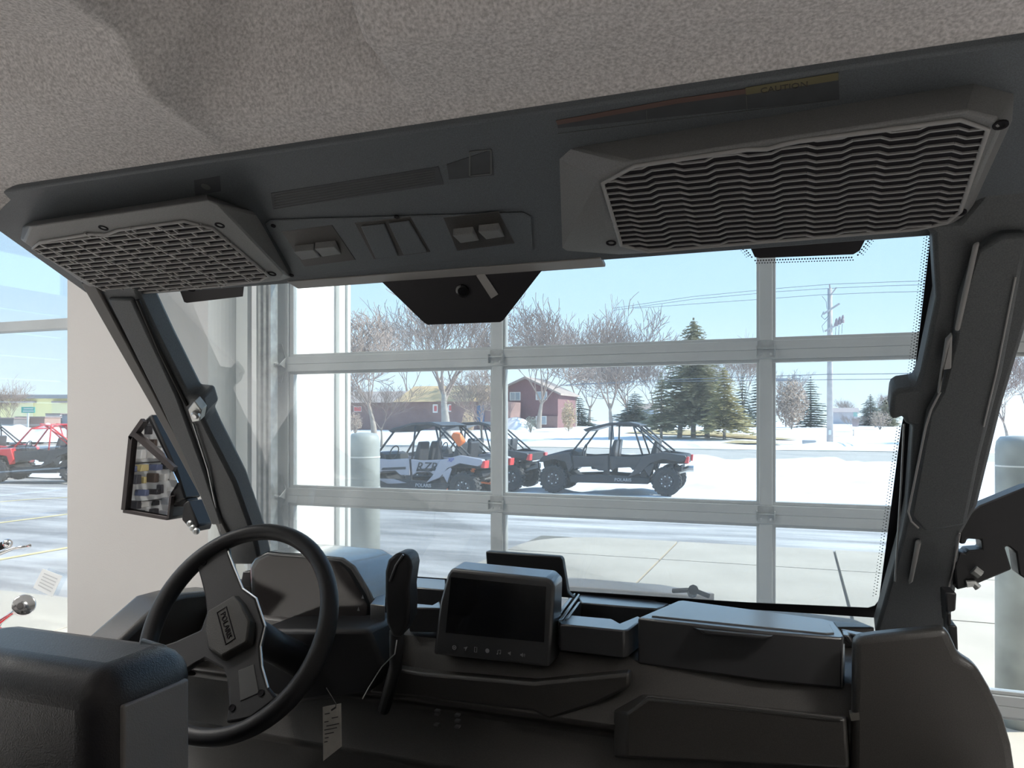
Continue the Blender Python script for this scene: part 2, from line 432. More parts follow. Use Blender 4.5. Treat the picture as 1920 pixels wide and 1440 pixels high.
for x, y, wv, lab in ((-6.0, 0.6, 64, 'added fill lamp above the shop window'), (-3.0, 0.6, 50, 'added fill lamp above the beige wall'), (2.6, -0.5, 62, 'added fill lamp right of the vehicle'),
                      (-6.0, -4.0, 54, 'added fill lamp over the merchandise wall'), (-2.5, -4.0, 32, 'added fill lamp behind the vehicle'), (2.6, -4.5, 45, 'added fill lamp at the rear right')):
    fill_lamp(x, y, wv, lab)

# ================================================================== GROUND OUTSIDE
HT = [(-50, 0.0), (10.4, 0.0), (18, -0.35), (56, -0.35), (112, 0.55), (220, 1.0), (600, 1.2)]
def gh(y): return lerp_tab(HT, y)
M['slab'] = mat('concrete_slab', (0.47, 0.42, 0.35), 0.85, spec=0.2, noise=(1.2, 0.10, 6), bump=(60, 0.15))
M['joint'] = mat('joint_dirt', (0.16, 0.145, 0.12), 0.9)
M['snow'] = mat('snow', (0.78, 0.80, 0.83), 0.75, spec=0.3, noise=(1.3, 0.10, 6), bump=(9, 1.0))
M['snow_dirty'] = mat('old_snow', (0.72, 0.73, 0.75), 0.8, spec=0.2, noise=(0.9, 0.25, 6), bump=(6, 1.0))
M['road'] = mat('road_salted', (0.44, 0.425, 0.395), 0.85, spec=0.2, noise=(0.5, 0.08, 5))
M['dry_grass'] = mat('dry_grass', (0.47, 0.38, 0.22), 0.95, spec=0.1, noise=(2.0, 0.3, 5), bump=(20, 1))
M['yellow_line'] = mat('road_paint', (0.75, 0.62, 0.30), 0.8, noise=(8, 0.15))
def asphalt():
    m = bpy.data.materials.new('salt_streaked_asphalt'); m.use_nodes = True
    n, l = m.node_tree.nodes, m.node_tree.links; b = n['Principled BSDF']; b.inputs['Roughness'].default_value = 0.85; b.inputs['Specular IOR Level'].default_value = 0.2
    t = n.new('ShaderNodeTexCoord'); mp = n.new('ShaderNodeMapping'); mp.inputs['Scale'].default_value = (0.25, 1.3, 1)
    x = n.new('ShaderNodeTexNoise'); x.inputs['Scale'].default_value = 1.1; x.inputs['Detail'].default_value = 7; x.inputs['Roughness'].default_value = 0.62
    r = n.new('ShaderNodeValToRGB'); e = r.color_ramp.elements
    e[0].position, e[0].color = 0.36, (0.25, 0.245, 0.245, 1); e[1].position, e[1].color = 0.64, (0.60, 0.585, 0.565, 1)
    l.new(t.outputs['Object'], mp.inputs[0]); l.new(mp.outputs[0], x.inputs['Vector']); l.new(x.outputs['Fac'], r.inputs[0]); l.new(r.outputs[0], b.inputs['Base Color'])
    return m
M['asphalt'] = asphalt()
pv = struct('pavement', MB().box(-3.42, 7, 3.15, 10.35, -0.2, -0.03).box(-9.2, -3.42, 3.15, 5.15, -0.2, -0.03), M['joint'], label='pale concrete apron in front of the glass door')
XL, YL = [-3.4, -1.5, 0.4, 2.3, 4.2, 6.1], [3.17, 5.1, 7.0, 8.9, 10.3]
G = 0.014
for i in range(len(XL) - 1):
    for j in range(len(YL) - 1):
        a, b, c, d = XL[i] + G, XL[i + 1] - G, YL[j] + G, YL[j + 1] - G
        if i == 0 and j == 3:                     # rounded outer corner
            ps = [(a, c), (b, c), (b, d)] + [(a + 1.0 - 1.0 * math.sin(q), d - 1.0 + 1.0 * math.cos(q)) for q in [math.radians(15 * k) for k in range(0, 7)]]
        else: ps = [(a, c), (b, c), (b, d), (a, d)]
        MB().prism([(x, y, -0.03) for x, y in ps], (0, 0, 0.03)).build('slab', M['slab'], pv)
for k in range(3):
    a = -5.3 - 1.9 * k
    MB().box(a + G, a + 1.9 - G, 3.17, 5.1, -0.03, 0.0).build('slab', M['slab'], pv)
lot = MB().grid(40, 24, lambda u, v: (-60 + 120 * u, 3.15 + 16.5 * v, min(gh(3.15 + 16.5 * v), 0) - 0.04))
struct('parking_lot', lot, M['asphalt'], label='salt-streaked asphalt parking lot')
for x, y0, y1, lab in ((-11.95, 5.5, 13.5, 'faded yellow parking line nearer the parked vehicles'), (-8.8, 5.3, 13.5, 'faded yellow parking line nearer the shop window'), (-15.1, 5.5, 13.5, 'faded yellow parking line farther out to the side')):
    m_ = MB()
    ys = [y0 + (y1 - y0) * k / 8 for k in range(9)]
    for a, b in zip(ys, ys[1:]):
        m_.add([(x - 0.05, a, gh(a) - 0.034), (x + 0.05, a, gh(a) - 0.034), (x + 0.05, b, gh(b) - 0.034), (x - 0.05, b, gh(b) - 0.034)], [[0, 1, 2, 3]])
    tag(m_.build('parking_line', M['yellow_line']), lab, 'road marking', 'painted parking lines', 'structure')
struct('ground_side', MB().box(-60, -9.16, -40, 3.14, -0.2, -0.04), M['snow'], label='snow covered ground beside the building')
import mathutils.noise as mn
def snowz(x, y):
    e = 0.16 * mn.noise((x * 0.5, y * 0.5, 3.1)) + 0.14 * mn.noise((x * 1.7, y * 1.7, 7.7))
    bank = 0.34 * math.exp(-((y - 36.3) / 0.9) ** 2) * (0.6 + 0.7 * mn.noise((x * 0.35, 2.2, 1.0)))
    return gh(y) + 0.03 + e * sstep(19.3, 21, y) + bank + 0.05 * mn.noise((x * 0.9, y * 0.9, 5.5))
sm = MB().grid(260, 70, lambda u, v: (-48 + 110 * u, 18.9 + 0.5 * mn.noise((u * 60, 0, 0)) * (1 - v) + 18.6 * v, snowz(-48 + 110 * u, 18.9 + 18.6 * v)))
tag(sm.build('snow_field', M['snow'], smooth=True), 'lumpy white snow strip between parking lot and road', 'snow', kind='stuff')
rd = MB().grid(4, 4, lambda u, v: (-160 + 320 * u, 36.6 + 16.4 * v, gh(45) + 0.01))
struct('road', rd, M['road'], label='pale salted road running behind the parked vehicles')
def lawnz(x, y):
    bank = 0.55 * math.exp(-((y - 54.2) / 1.3) ** 2) * (0.6 + 0.8 * mn.noise((x * 0.22, 0.7, 4.0)))
    return gh(y) + 0.02 + bank + 0.10 * mn.noise((x * 0.12, y * 0.12, 9.0)) + (0.05 * mn.noise((x * 0.8, y * 0.8, 2.0)))
lw = MB().grid(200, 70, lambda u, v: (-150 + 300 * u, 52.2 + 330 * v ** 2.2, lawnz(-150 + 300 * u, 52.2 + 330 * v ** 2.2)))
tag(lw.build('snow_lawn', M['snow'], smooth=True), 'wide snow covered lawns across the road', 'snow', kind='stuff')
# ================================================================== THE VEHICLE WE SIT IN
XC = -0.52
cab = thing('utility_vehicle', (XC, 0.6, 0), 'black side-by-side utility vehicle seen from inside its cab', 'vehicle')
V3 = Vector
# ---- roof and headliner
HB = [(-0.9, 1.98), (-0.5, 2.05), (0.2, 2.085), (0.55, 2.085), (0.69, 2.074), (0.755, 2.014), (0.815, 2.004), (0.860, 1.995), (0.886, 1.981), (0.905, 1.976)]
def head_z(x, y):
    z = lerp_tab(HB, y)
    z += 0.12 * sstep(-0.775, -0.645, x) * sstep(-0.452, -0.470, x) * sstep(0.842, 0.780, y)      # moulded hollow in the middle
    z -= 0.010 * math.exp(-((x + 0.765) / 0.014) ** 2) * sstep(0.52, 0.66, y) * sstep(0.885, 0.84, y)   # rib
    z += 0.010 * sstep(-0.78, -0.90, x) * sstep(0.84, 0.74, y)
    z -= 0.0 - 0.008 * math.exp(-((x + 0.1) / 0.12) ** 2) * sstep(0.80, 0.70, y)
    z -= 0.10 * sstep(-1.18, -1.38, x) 
    return z
hl = MB().grid(190, 130, lambda u, v: (-1.40 + 1.76 * u, -0.9 + 1.802 * v, head_z(-1.40 + 1.76 * u, -0.9 + 1.802 * v)))
ho = hl.build('headliner', M['headliner'], cab, smooth=True, recalc=False, label='grey felt roof lining with a moulded hollow')
MB().box(-1.44, 0.40, -0.92, 1.16, 2.242, 2.265).build('roof_panel', M['black'], cab, bevel=0.01)
p = at(428, 15, Z=2.14)
MB().lathe([(0.011, 0.004), (0.011, -0.004), (0.004, -0.007)], p, (0, 0, 1), 14).build('roof_bolt', M['void'], ho)

for x in (-1.41, 0.36):
    MB().box(x - 0.025, x + 0.035, -0.92, 0.93, 1.965, 2.24).build('roof_rail', M['black'], cab, bevel=0.012)
# ---- overhead console
ES = V3((0, -0.26, 0.12)).normalized(); EN = V3((0, -0.12, -0.26)).normalized()
CO = V3((XC, 1.15, 1.85))
CPL = (CO, EN)
con = MB().sweepx([(0.885, 1.9725), (1.15, 1.85), (1.158, 1.846), (1.166, 1.852), (1.166, 2.20), (0.91, 2.20)], -1.335, 0.34)
con = con.build('overhead_console', M['console'], cab, bevel=0.003, label='dark overhead console across the top of the windshield')
MB().sweepx([(1.149, 1.8475), (1.182, 1.8405), (1.184, 1.846), (1.155, 1.856)], -0.86, -0.285).build('lower_lip', mat('lip_lit', (0.30, 0.29, 0.28), 0.5), con, bevel=0.001, seg=1)  # paler than the console: light from outside put into the colour

# ---- speaker pods
PN = V3((0, -0.055, -0.19)).normalized()
PPL = (V3((0, 1.125, 1.846)), PN)
PE = V3((0, -0.19, 0.055)).normalized()           # up the slope of a pod face
def pod(base, face, grille, screws, flip):
    B = [at(x, y, pl=CPL) - EN * 0.004 for x, y in base]
    Fc = [at(x, y, pl=PPL) for x, y in face]
    po = MB().hull(B + Fc).build('speaker_pod', M['pod'], cab, bevel=0.004)
    off = PN * 0.0015
    G3 = [at(x, y, pl=PPL) for x, y in grille]
    MB().prism([p - PN * 0.004 for p in G3], PN * 0.0045).build('speaker_cloth', M['void'], po)
    MB().tube([p + off for p in G3], 0.0028, 6, closed=True).build('grille_rim', M['grille'], po, smooth=True)
    # moulded mesh of stepped bars
    o = PPL[0]
    poly = [(p.x, (p - o).dot(PE)) for p in G3]
    bx0, bx1 = min(q[0] for q in poly), max(q[0] for q in poly); by0, by1 = min(q[1] for q in poly), max(q[1] for q in poly)
    NR = 17; dy = (by1 - by0) / NR; per = 0.074; m = MB()
    wx = lambda a, b: V3((a, o.y, o.z)) + PE * b + PN * 0.002
    if flip:
        NB = 15; db = (by1 - by0) / NB
        def seg(p0, p1, w_, n):
            for z_ in range(n):
                e0 = [p0[i] + (p1[i] - p0[i]) * z_ / n for i in (0, 1)]; e1 = [p0[i] + (p1[i] - p0[i]) * (z_ + 1) / n for i in (0, 1)]
                if inside(((e0[0] + e1[0]) / 2, (e0[1] + e1[1]) / 2), poly): m.bar(wx(*e0), wx(*e1), w_, PN, 0.004)
        for r in range(NB + 1):
            seg((bx0, by0 + r * db), (bx1, by0 + r * db), 0.0030, 40)
            x = bx0 + (0.0 if r % 2 else 0.024)
            while x < bx1: seg((x, by0 + r * db), (x, by0 + (r + 1) * db), 0.0030, 1); x += 0.048
        for k in range(1, 6): seg((bx0 + (bx1 - bx0) * k / 6 + 0.01, by0), (bx0 + (bx1 - bx0) * k / 6 - 0.02, by1), 0.0026, 40)
    for r in (range(-1, NR + 1) if not flip else ()):
        b0 = by0 + (r + 0.5) * dy; x = bx0 - per
        k = 0
        while x < bx1 + per:
            hi = 0.5 * dy if k % 2 == 0 else 0.0
            hj = 0.0 if k % 2 == 0 else 0.5 * dy
            for (a0, q0, a1, q1, w_) in ((x, b0 + hi, x + per * 0.36, b0 + hi, 0.0022), (x + per * 0.36, b0 + hi, x + per * 0.5, b0 + hj, 0.0022)):
                for z_ in range(3):
                    c0, c1 = z_ / 3, (z_ + 1) / 3
                    e0, e1 = (a0 + (a1 - a0) * c0, q0 + (q1 - q0) * c0), (a0 + (a1 - a0) * c1, q0 + (q1 - q0) * c1)
                    if inside(((e0[0] + e1[0]) / 2, (e0[1] + e1[1]) / 2), poly): m.bar(wx(*e0), wx(*e1), w_, PN, 0.0022)
            if flip and r < NR:
                for xa in (x + per * 0.43, x + per * 0.43 - per * 0.25):
                    if k % 2 == (r % 2) or xa == x + per * 0.43:
                        q0, q1 = b0 + 0.25 * dy, b0 + 1.25 * dy
                        if inside((xa, q0), poly) and inside((xa, q1), poly): m.bar(wx(xa, q0), wx(xa, q1), 0.0022, PN, 0.004)
            x += per * 0.5; k += 1
    m.build('grille', M['grille'], po, label='moulded grey speaker grille mesh')
    for x, y in screws:
        p = at(x, y, pl=PPL)
        MB().lathe([(0.0075, -0.001), (0.0075, 0.0012), (0.005, 0.0012), (0.004, -0.0005)], p, PN, 14).build('screw', M['void'], po)
    return po
pr = pod([(1042, 300), (1064, 280), (1300, 245), (1828, 158), (1904, 178), (1900, 230), (1822, 402), (1790, 424), (1145, 482), (1046, 476)],
    [(1122, 335), (1178, 305), (1440, 268), (1812, 208), (1866, 222), (1880, 235), (1806, 402), (1780, 422), (1215, 474), (1150, 468), (1138, 455)],
    [(1130, 342), (1190, 309), (1400, 278), (1438, 277), (1470, 268), (1500, 262), (1800, 222), (1852, 240), (1800, 395), (1775, 415), (1718, 428), (1215, 470), (1165, 458)],
    [(1876, 234), (1146, 455), (1443, 450), (1800, 398)], False)
pr['label'] = 'passenger side speaker pod with wavy grille'
pl_ = pod([(36, 452), (40, 428), (60, 418), (385, 368), (432, 388), (480, 402), (548, 524), (530, 530), (220, 560), (160, 538)],
    [(44, 452), (56, 424), (388, 374), (408, 382), (532, 512), (526, 522), (214, 557), (168, 538)],
    [(62, 464), (76, 452), (170, 437), (200, 438), (222, 430), (345, 413), (398, 426), (505, 516), (486, 526), (410, 535), (240, 550), (215, 550), (190, 540)],
    [(194, 427), (412, 422), (510, 513), (358, 543)], True)
pl_['label'] = 'driver side speaker pod with slotted grille'

# ---- centre switch panel in the console
def cpoly(pts, lift): return [at(x, y, pl=CPL) + EN * lift for x, y in pts]
sp = MB().prism(cpoly([(497, 418), (508, 410), (980, 396), (996, 404), (999, 466), (990, 472), (800, 492), (560, 515), (549, 508)], 0), EN * 0.004).build('switch_panel', M['console'], cab, bevel=0.002)
def recess(pts):
    MB().prism(cpoly(pts, 0.0035), EN * 0.0012).build('switch_frame', M['dash'], sp, bevel=0.0005, seg=1)
recess([(530, 430), (624, 418), (668, 483), (572, 496)]); recess([(666, 414), (770, 402), (808, 468), (702, 482)]); recess([(832, 404), (936, 392), (966, 452), (858, 466)])
def rocker(x, y, on):
    q = [(x - 22, y - 14), (x + 16, y - 18), (x + 28, y + 8), (x - 8, y + 13)]
    A = cpoly(q, 0.004); B = cpoly([(x - 20, y - 11), (x + 17, y - 15), (x + 26, y + 7), (x - 7, y + 12)], 0.005)
    if on:
        B = [B[0] + EN * 0.010, B[1] + EN * 0.010, B[2] + EN * 0.001, B[3] + EN * 0.001]
    MB().loft(A, B).build('rocker_switch' if on else 'switch_blank', M['pod'] if on else M['console'], sp, bevel=0.0015)
for x, y in ((575, 470), (614, 464), (872, 438), (920, 431)): rocker(x, y, True)
for q in ([(678, 419), (722, 414), (748, 474), (706, 479)], [(730, 413), (768, 408), (802, 466), (758, 472)]):
    MB().prism(cpoly(q, 0.004), EN * 0.003).build('switch_blank', M['console'], sp, bevel=0.0015)
for x, y in ((514, 419), (548, 512), (745, 402)):
    MB().lathe([(0.004, 0), (0.004, 0.0015), (0.002, 0.0005)], cpoly([(x, y)], 0.004)[0], EN, 10).build('screw', M['void'], sp)
# stickers on the console
def sticker(pts, m, lift=0.0006, name='warning_label', par=None):
    return MB().prism(cpoly(pts, 0.0), EN * lift).build(name, m, par or cab)
s1 = sticker([(1044, 226), (1572, 138), (1574, 186), (1046, 240)], M['decal'])
s1['label'] = 'faint dark warning sticker with orange and yellow header'
def strip(a, b, w_, m, par, lift=0.0009):
    MB().bar(cpoly([a], lift)[0], cpoly([b], lift)[0], w_, EN, 0.0006).build('printed_line', m, par)
strip((1044, 229), (1272, 188), 0.007, M['decal_orange'], s1); strip((1272, 188), (1398, 170), 0.007, M['decal_orange'], s1); strip((1398, 170), (1572, 142), 0.010, M['decal_yellow'], s1)
strip((1046, 250), (1574, 186), 0.0007, M['decal_line'], s1); strip((1212, 205), (1214, 238), 0.0007, M['decal_line'], s1); strip((1399, 178), (1401, 206), 0.0007, M['decal_line'], s1)
_t = (cpoly([(1470, 163)], 0.0014)[0], (cpoly([(1572, 147)], 0)[0] - cpoly([(1400, 175)], 0)[0]))
text('CAUTION', 'printed_word', M['ink'], 0.011, s1, _t[0], (1, 0, 0), ES, local=False, depth=0.0002)
s2 = sticker([(508, 362), (822, 312), (832, 345), (512, 392)], M['decal'])
for k in range(6):
    strip((515, 366 + 5 * k), (815, 319 + 4.6 * k), 0.0006, M['decal_line'], s2)
s2['label'] = 'dark instruction sticker full of fine print'
s3 = sticker([(838, 308), (922, 280), (926, 328), (842, 336)], M['decal'])
for a, b in (((881, 284), (921, 280)), ((921, 280), (921, 325)), ((921, 325), (881, 329)), ((881, 329), (881, 284))): strip(a, b, 0.002, M['decal_line'], s3)
s4 = sticker([(364, 338), (412, 330), (414, 358), (366, 366)], M['decal'])
MB().lathe([(0.007, 0.0003), (0.007, 0.0009)], cpoly([(386, 349)], 0.0004)[0], EN, 14).build('printed_mark', M['decal_line'], s4)

# ---- windshield
WO = V3((0, 1.17, 1.855)); WD = V3((0, 0.45, -0.63)).normalized(); WN = V3((0, 0.63, 0.45)).normalized()    # WN points outwards
WPL = (WO, WN)
def wpt(px, py, off=0.0): return at(px, py, pl=(WO + WN * off, WN))
wg = MB()
a, b, c, d = V3((-1.345, 1.155, 1.876)), V3((0.215, 1.155, 1.876)), V3((0.205, 1.66, 1.169)), V3((-1.345, 1.66, 1.169))
wg.prism([a, b, c, d], WN * 0.005)
wso = wg.build('windshield', M['windshield'], cab)
def frit(pts, lab):
    q = MB().prism([wpt(x, y, -0.0015) for x, y in pts], WN * 0.0012).build('black_band', M['frit'], wso); q['label'] = lab; return q
frit([(676, 490), (1062, 448), (944, 600), (938, 604), (802, 609), (795, 605)], 'black trapezoid mirror patch printed on the glass')
frit([(328, 520), (460, 505), (455, 556), (350, 568), (345, 566)], 'small black patch on the glass below the driver speaker')
frit([(1396, 440), (1640, 415), (1612, 470), (1600, 477), (1425, 484), (1415, 482)], 'small black patch on the glass below the passenger speaker')
st = MB().prism([wpt(x, y, -0.003) for x, y in ((893, 517), (906, 510), (934, 552), (921, 560))], WN * 0.0008).build('inspection_sticker', mat('sticker_grey', (0.32, 0.31, 0.30), 0.5), wso)
MB().lathe([(0.012, 0), (0.012, 0.003), (0.008, 0.004)], wpt(868, 545, -0.0016), -WN, 18).build('sensor_eye', M['gloss'], wso)
# dotted edge of the black band
dots = MB()
def dot_edge(a, b, side, n, rows=3, gap=5.0):
    for i in range(n):
        for r in range(rows):
            k = (i + (0.5 if r % 2 else 0)) / n
            x, y = a[0] + (b[0] - a[0]) * k + side[0] * (r + 0.5) * gap, a[1] + (b[1] - a[1]) * k + side[1] * (r + 0.5) * gap
            p = wpt(x, y, -0.0008); rr = 0.00135 - 0.0003 * r
            e1, e2 = V3((1, 0, 0)), WD
            dots.add([p + (e1 * math.cos(t) + e2 * math.sin(t)) * rr for t in [math.pi / 3 * q for q in range(6)]], [[0, 1, 2, 3, 4, 5]])
dot_edge((1747, 430), (1716, 690), (-1, 0), 46); dot_edge((1716, 690), (1708, 730), (-1, 0), 7); dot_edge((1690, 800), (1644, 1120), (-1, 0), 56, 2)
dot_edge((1416, 486), (1602, 480), (0, 1), 36, 2); dot_edge((1606, 478), (1640, 432), (1, 0), 9); dot_edge((1412, 482), (1396, 462), (-1, 0), 5)
dot_edge((1700, 735), (1660, 760), (-1, -0.5), 9)
dots.build('printed_dots', M['frit'], wso, recalc=False, kind='stuff')
# black surround printed around the glass
frit([(1747, 425), (1775, 425), (1725, 700), (1700, 900), (1668, 1160), (1060, 1120), (760, 1098), (760, 1080), (900, 1090), (1060, 1108), (1400, 1130), (1628, 1140), (1640, 1136), (1648, 1126), (1690, 800), (1716, 690)], 'black edge band along the right and lower rim of the glass')

# ---- A-pillars
def slabp(pts, off, th, name, m, par=None, bevel=0.006, lab=None):
    o = MB().prism([wpt(x, y, -off) for x, y in pts], WN * th).build(name, m, par or cab, bevel=bevel)
    if lab: o['label'] = lab
    return o
pil = slabp([(128, 500), (240, 490), (262, 560), (300, 640), (352, 742), (378, 745), (386, 772), (380, 786), (392, 812), (440, 905), (478, 1010), (490, 1060), (430, 1060), (395, 965), (270, 730), (178, 570)],
            0.055, 0.05, 'pillar', M['pillar'], bevel=0.008, lab='slanting black windshield pillar on the driver side')
slabp([(150, 530), (176, 530), (300, 760), (432, 1010), (424, 1016), (404, 985), (285, 765)], 0.062, 0.02, 'pillar_edge', mat('pillar_edge_grey', (0.11, 0.105, 0.10), 0.5), pil, bevel=0.003)
slabp([(200, 560), (246, 560), (330, 740), (352, 800), (378, 870), (416, 985), (396, 985), (345, 860), (300, 760)], 0.063, 0.012, 'pillar_cover', M['pillar'], pil, bevel=0.005)
slabp([(352, 768), (364, 752), (378, 770), (374, 790), (360, 792)], 0.075, 0.02, 'hinge_bracket', M['galv'], pil, bevel=0.002)
MB().lathe([(0.009, 0), (0.009, 0.006), (0.005, 0.009)], wpt(369, 776, -0.075), -WN, 12).build('bolt', M['steel'], pil)
MB().tube([wpt(x, y, -0.060) for x, y in ((362, 793), (390, 880), (414, 995))], 0.0022, 6).build('seal_strip', M['steel'], pil)  # bright steel stands in for the highlight along the seal
MB().tube([wpt(x, y, -0.058) for x, y in ((258, 562), (300, 660), (350, 760))], 0.004, 6).build('seal_strip', M['rubber'], pil)

pir = slabp([(1722, 420), (1800, 415), (1870, 330), (1930, 150), (2060, 100), (2010, 420), (1932, 590), (1880, 760), (1833, 950), (1800, 1010), (1795, 1090), (1780, 1180), (1640, 1190), (1655, 1138), (1690, 1010), (1700, 960), (1712, 800), (1696, 796), (1694, 782), (1672, 790), (1668, 776), (1672, 738), (1684, 732), (1716, 728), (1726, 700), (1755, 560), (1748, 440)],
            0.050, 0.045, 'pillar', M['pillar'], bevel=0.008, lab='broad black windshield pillar on the passenger side')
slabp([(1830, 470), (1880, 440), (1930, 440), (1880, 700), (1838, 860), (1812, 985), (1735, 1000), (1705, 968), (1740, 778), (1764, 735), (1788, 640), (1800, 560)], 0.066, 0.022, 'pillar_cover', M['pillar'], pir, bevel=0.006)
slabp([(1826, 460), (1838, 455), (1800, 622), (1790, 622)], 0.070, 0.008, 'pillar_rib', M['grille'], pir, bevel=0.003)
slabp([(1774, 640), (1786, 628), (1784, 692), (1770, 694), (1764, 735), (1758, 740)], 0.073, 0.010, 'pillar_rib', M['grille'], pir, bevel=0.003)  # pale colour draws the highlight along the cover's edge
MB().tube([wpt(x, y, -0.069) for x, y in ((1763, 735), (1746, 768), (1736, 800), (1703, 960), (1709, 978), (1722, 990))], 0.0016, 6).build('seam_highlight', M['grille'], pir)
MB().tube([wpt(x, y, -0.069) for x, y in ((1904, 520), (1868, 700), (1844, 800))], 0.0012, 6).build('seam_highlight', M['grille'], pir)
MB().tube([wpt(x, y, -0.056) for x, y in ((1695, 795), (1690, 900), (1678, 1090))], 0.0016, 6).build('seal_strip', M['steel'], pir)
slabp([(1718, 1020), (1728, 1018), (1712, 1092), (1704, 1098)], 0.062, 0.012, 'pillar_rib', M['grille'], pir, bevel=0.003)
MB().lathe([(0.006, 0), (0.006, 0.006), (0.003, 0.008)], wpt(1771, 1128, -0.056), -WN, 10).build('bolt', M['steel'], pir)
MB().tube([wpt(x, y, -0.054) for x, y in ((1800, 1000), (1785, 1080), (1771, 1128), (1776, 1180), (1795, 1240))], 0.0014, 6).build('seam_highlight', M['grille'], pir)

# ---- dashboard
dash = MB().sweepx([(1.66, 1.165), (1.415, 1.168), (1.40, 1.16), (1.36, 1.09), (1.345, 1.05), (1.375, 1.03), (1.365, 0.98), (1.34, 0.93), (1.40, 0.62), (1.66, 0.60)], -1.33, 0.150)
dash = dash.build('dashboard', M['dash'], cab, bevel=0.008, label='black moulded dashboard')
M['dash_top'] = mat('dash_top_plastic', (0.038, 0.038, 0.040), 0.30, spec=0.6, coat=1.0, bump=(900, 0.2))
def flat(pts, z, th, name, m, par, bevel=0.002, lab=None):
    """slab whose top lies at height z under the traced outline"""
    o = MB().prism([at(x, y, Z=z) for x, y in pts], (0, 0, -th)).build(name, m, par, bevel=bevel)
    if lab: o['label'] = lab
    return o
# glovebox with inset lid
gb = flat([(1195, 1158), (1270, 1126), (1280, 1125), (1545, 1160), (1566, 1166), (1584, 1192), (1580, 1196), (1430, 1184)], 1.240, 0.085, 'glovebox', M['dash_top'], cab, 0.004, 'upper glovebox with inset lid coloured pale for sky sheen')
flat([(1222, 1154), (1276, 1131), (1540, 1164), (1556, 1170), (1564, 1186), (1550, 1187), (1400, 1172)], 1.2425, 0.004, 'lid_inset', mat('lid_sky_sheen', (0.12, 0.125, 0.13), 0.4, coat=1.0, bump=(900, 0.3)), gb, 0.001)  # lid colour lightened to carry the sheen of the sky
hp = [at(x, y, Y=1.392) for x, y in ((1296, 1176), (1452, 1190), (1430, 1199), (1318, 1189))]
MB().loft(hp, [at(x, y, Y=1.352) for x, y in ((1312, 1180), (1448, 1193), (1432, 1199), (1322, 1189))]).build('lid_handle', M['dash_top'], gb, bevel=0.002)
# trays: rims around two open wells
flat([(1046, 1163), (1056, 1152), (1148, 1160), (1162, 1168), (1196, 1154), (1205, 1160), (1178, 1180), (1170, 1182), (1050, 1170)], 1.222, 0.05, 'tray_lip', M['dash_top'], dash, 0.003)
flat([(1082, 1118), (1090, 1111), (1220, 1122), (1236, 1128), (1255, 1131), (1232, 1141), (1200, 1139), (1090, 1130)], 1.222, 0.05, 'tray_ledge', M['dash_top'], dash, 0.003)
for q in (((1036, 1157), (1076, 1112), (1080, 1112), (1044, 1160)), ((1047, 1163), (1084, 1113), (1088, 1114), (1056, 1160)), ((1059, 1160), (1084, 1128), (1089, 1128), (1066, 1158))):
    flat(q, 1.226, 0.05, 'tray_rib', M['dash_top'], dash, 0.001)
flat([(766, 1130), (810, 1134), (824, 1126), (826, 1140), (768, 1139)], 1.222, 0.05, 'tray_lip', M['dash_top'], dash, 0.003)
flat([(766, 1082), (836, 1086), (836, 1106), (766, 1100)], 1.232, 0.05, 'tray_ledge', M['dash_top'], dash, 0.003)
flat([(694, 1132), (716, 1106), (722, 1106), (722, 1136)], 1.222, 0.05, 'tray_rib', M['dash_top'], dash, 0.002)
# cowl behind the screen and along the glass
flat([(1064, 1108), (1250, 1128), (1300, 1122), (1600, 1160), (1640, 1176), (1560, 1176), (1400, 1150), (1230, 1134)], 1.205, 0.05, 'cowl', M['dash'], dash, 0.003)
# passenger side corner
flat([(1576, 1178), (1606, 1184), (1640, 1188), (1612, 1192), (1590, 1186)], 1.236, 0.02, 'corner_trim', M['dash_top'], dash, 0.002)
MB().prism([at(x, y, Y=1.40) for x, y in ((1580, 1190), (1592, 1192), (1610, 1222), (1606, 1226))], (0, 0.03, 0)).build('corner_trim', M['dash_top'], dash, bevel=0.002)
# lower glove tray
lg = MB().loft([at(x, y, Y=1.352) for x, y in ((1150, 1330), (1205, 1300), (1590, 1342), (1596, 1440), (1150, 1420))],
               [at(x, y, Y=1.318) for x, y in ((1175, 1338), (1215, 1310), (1585, 1348), (1590, 1440), (1175, 1420))]).build('lower_tray', M['dash'], cab, bevel=0.004)
MB().tube([at(x, y, Y=1.315) for x, y in ((1192, 1326), (1214, 1306), (1400, 1326), (1580, 1347))], 0.0018, 6).build('edge_strip', mat('edge_grey', (0.07, 0.066, 0.063), 0.5), lg)
MB().prism([at(x, y, Y=1.325) for x, y in ((1593, 1340), (1611, 1336), (1612, 1350), (1596, 1352))], (0, 0.02, 0)).build('latch', mat('latch_grey', (0.09, 0.085, 0.075), 0.5), lg)
# passenger side end of the dash and door sill
MB().prism([at(x, y, Y=1.325) for x, y in ((1600, 1198), (1640, 1192), (1776, 1178), (1800, 1232), (1830, 1246), (1856, 1290), (1882, 1345), (1898, 1400), (1910, 1480), (1596, 1480))], (0, 0.04, 0)).build('side_panel', M['dash'], cab, bevel=0.02, seg=3, label='black side panel at the passenger end of the dash')
for q in ([(1772, 1110), (1794, 1112), (1792, 1146), (1774, 1150)], [(1774, 1148), (1784, 1150), (1784, 1172), (1776, 1174)], [(1778, 1172), (1795, 1174), (1797, 1222), (1782, 1226)]):
    MB().prism([at(x, y, Y=1.42) for x, y in q], (0, 0.05, 0)).build('door_hinge', M['black'], cab, bevel=0.003)

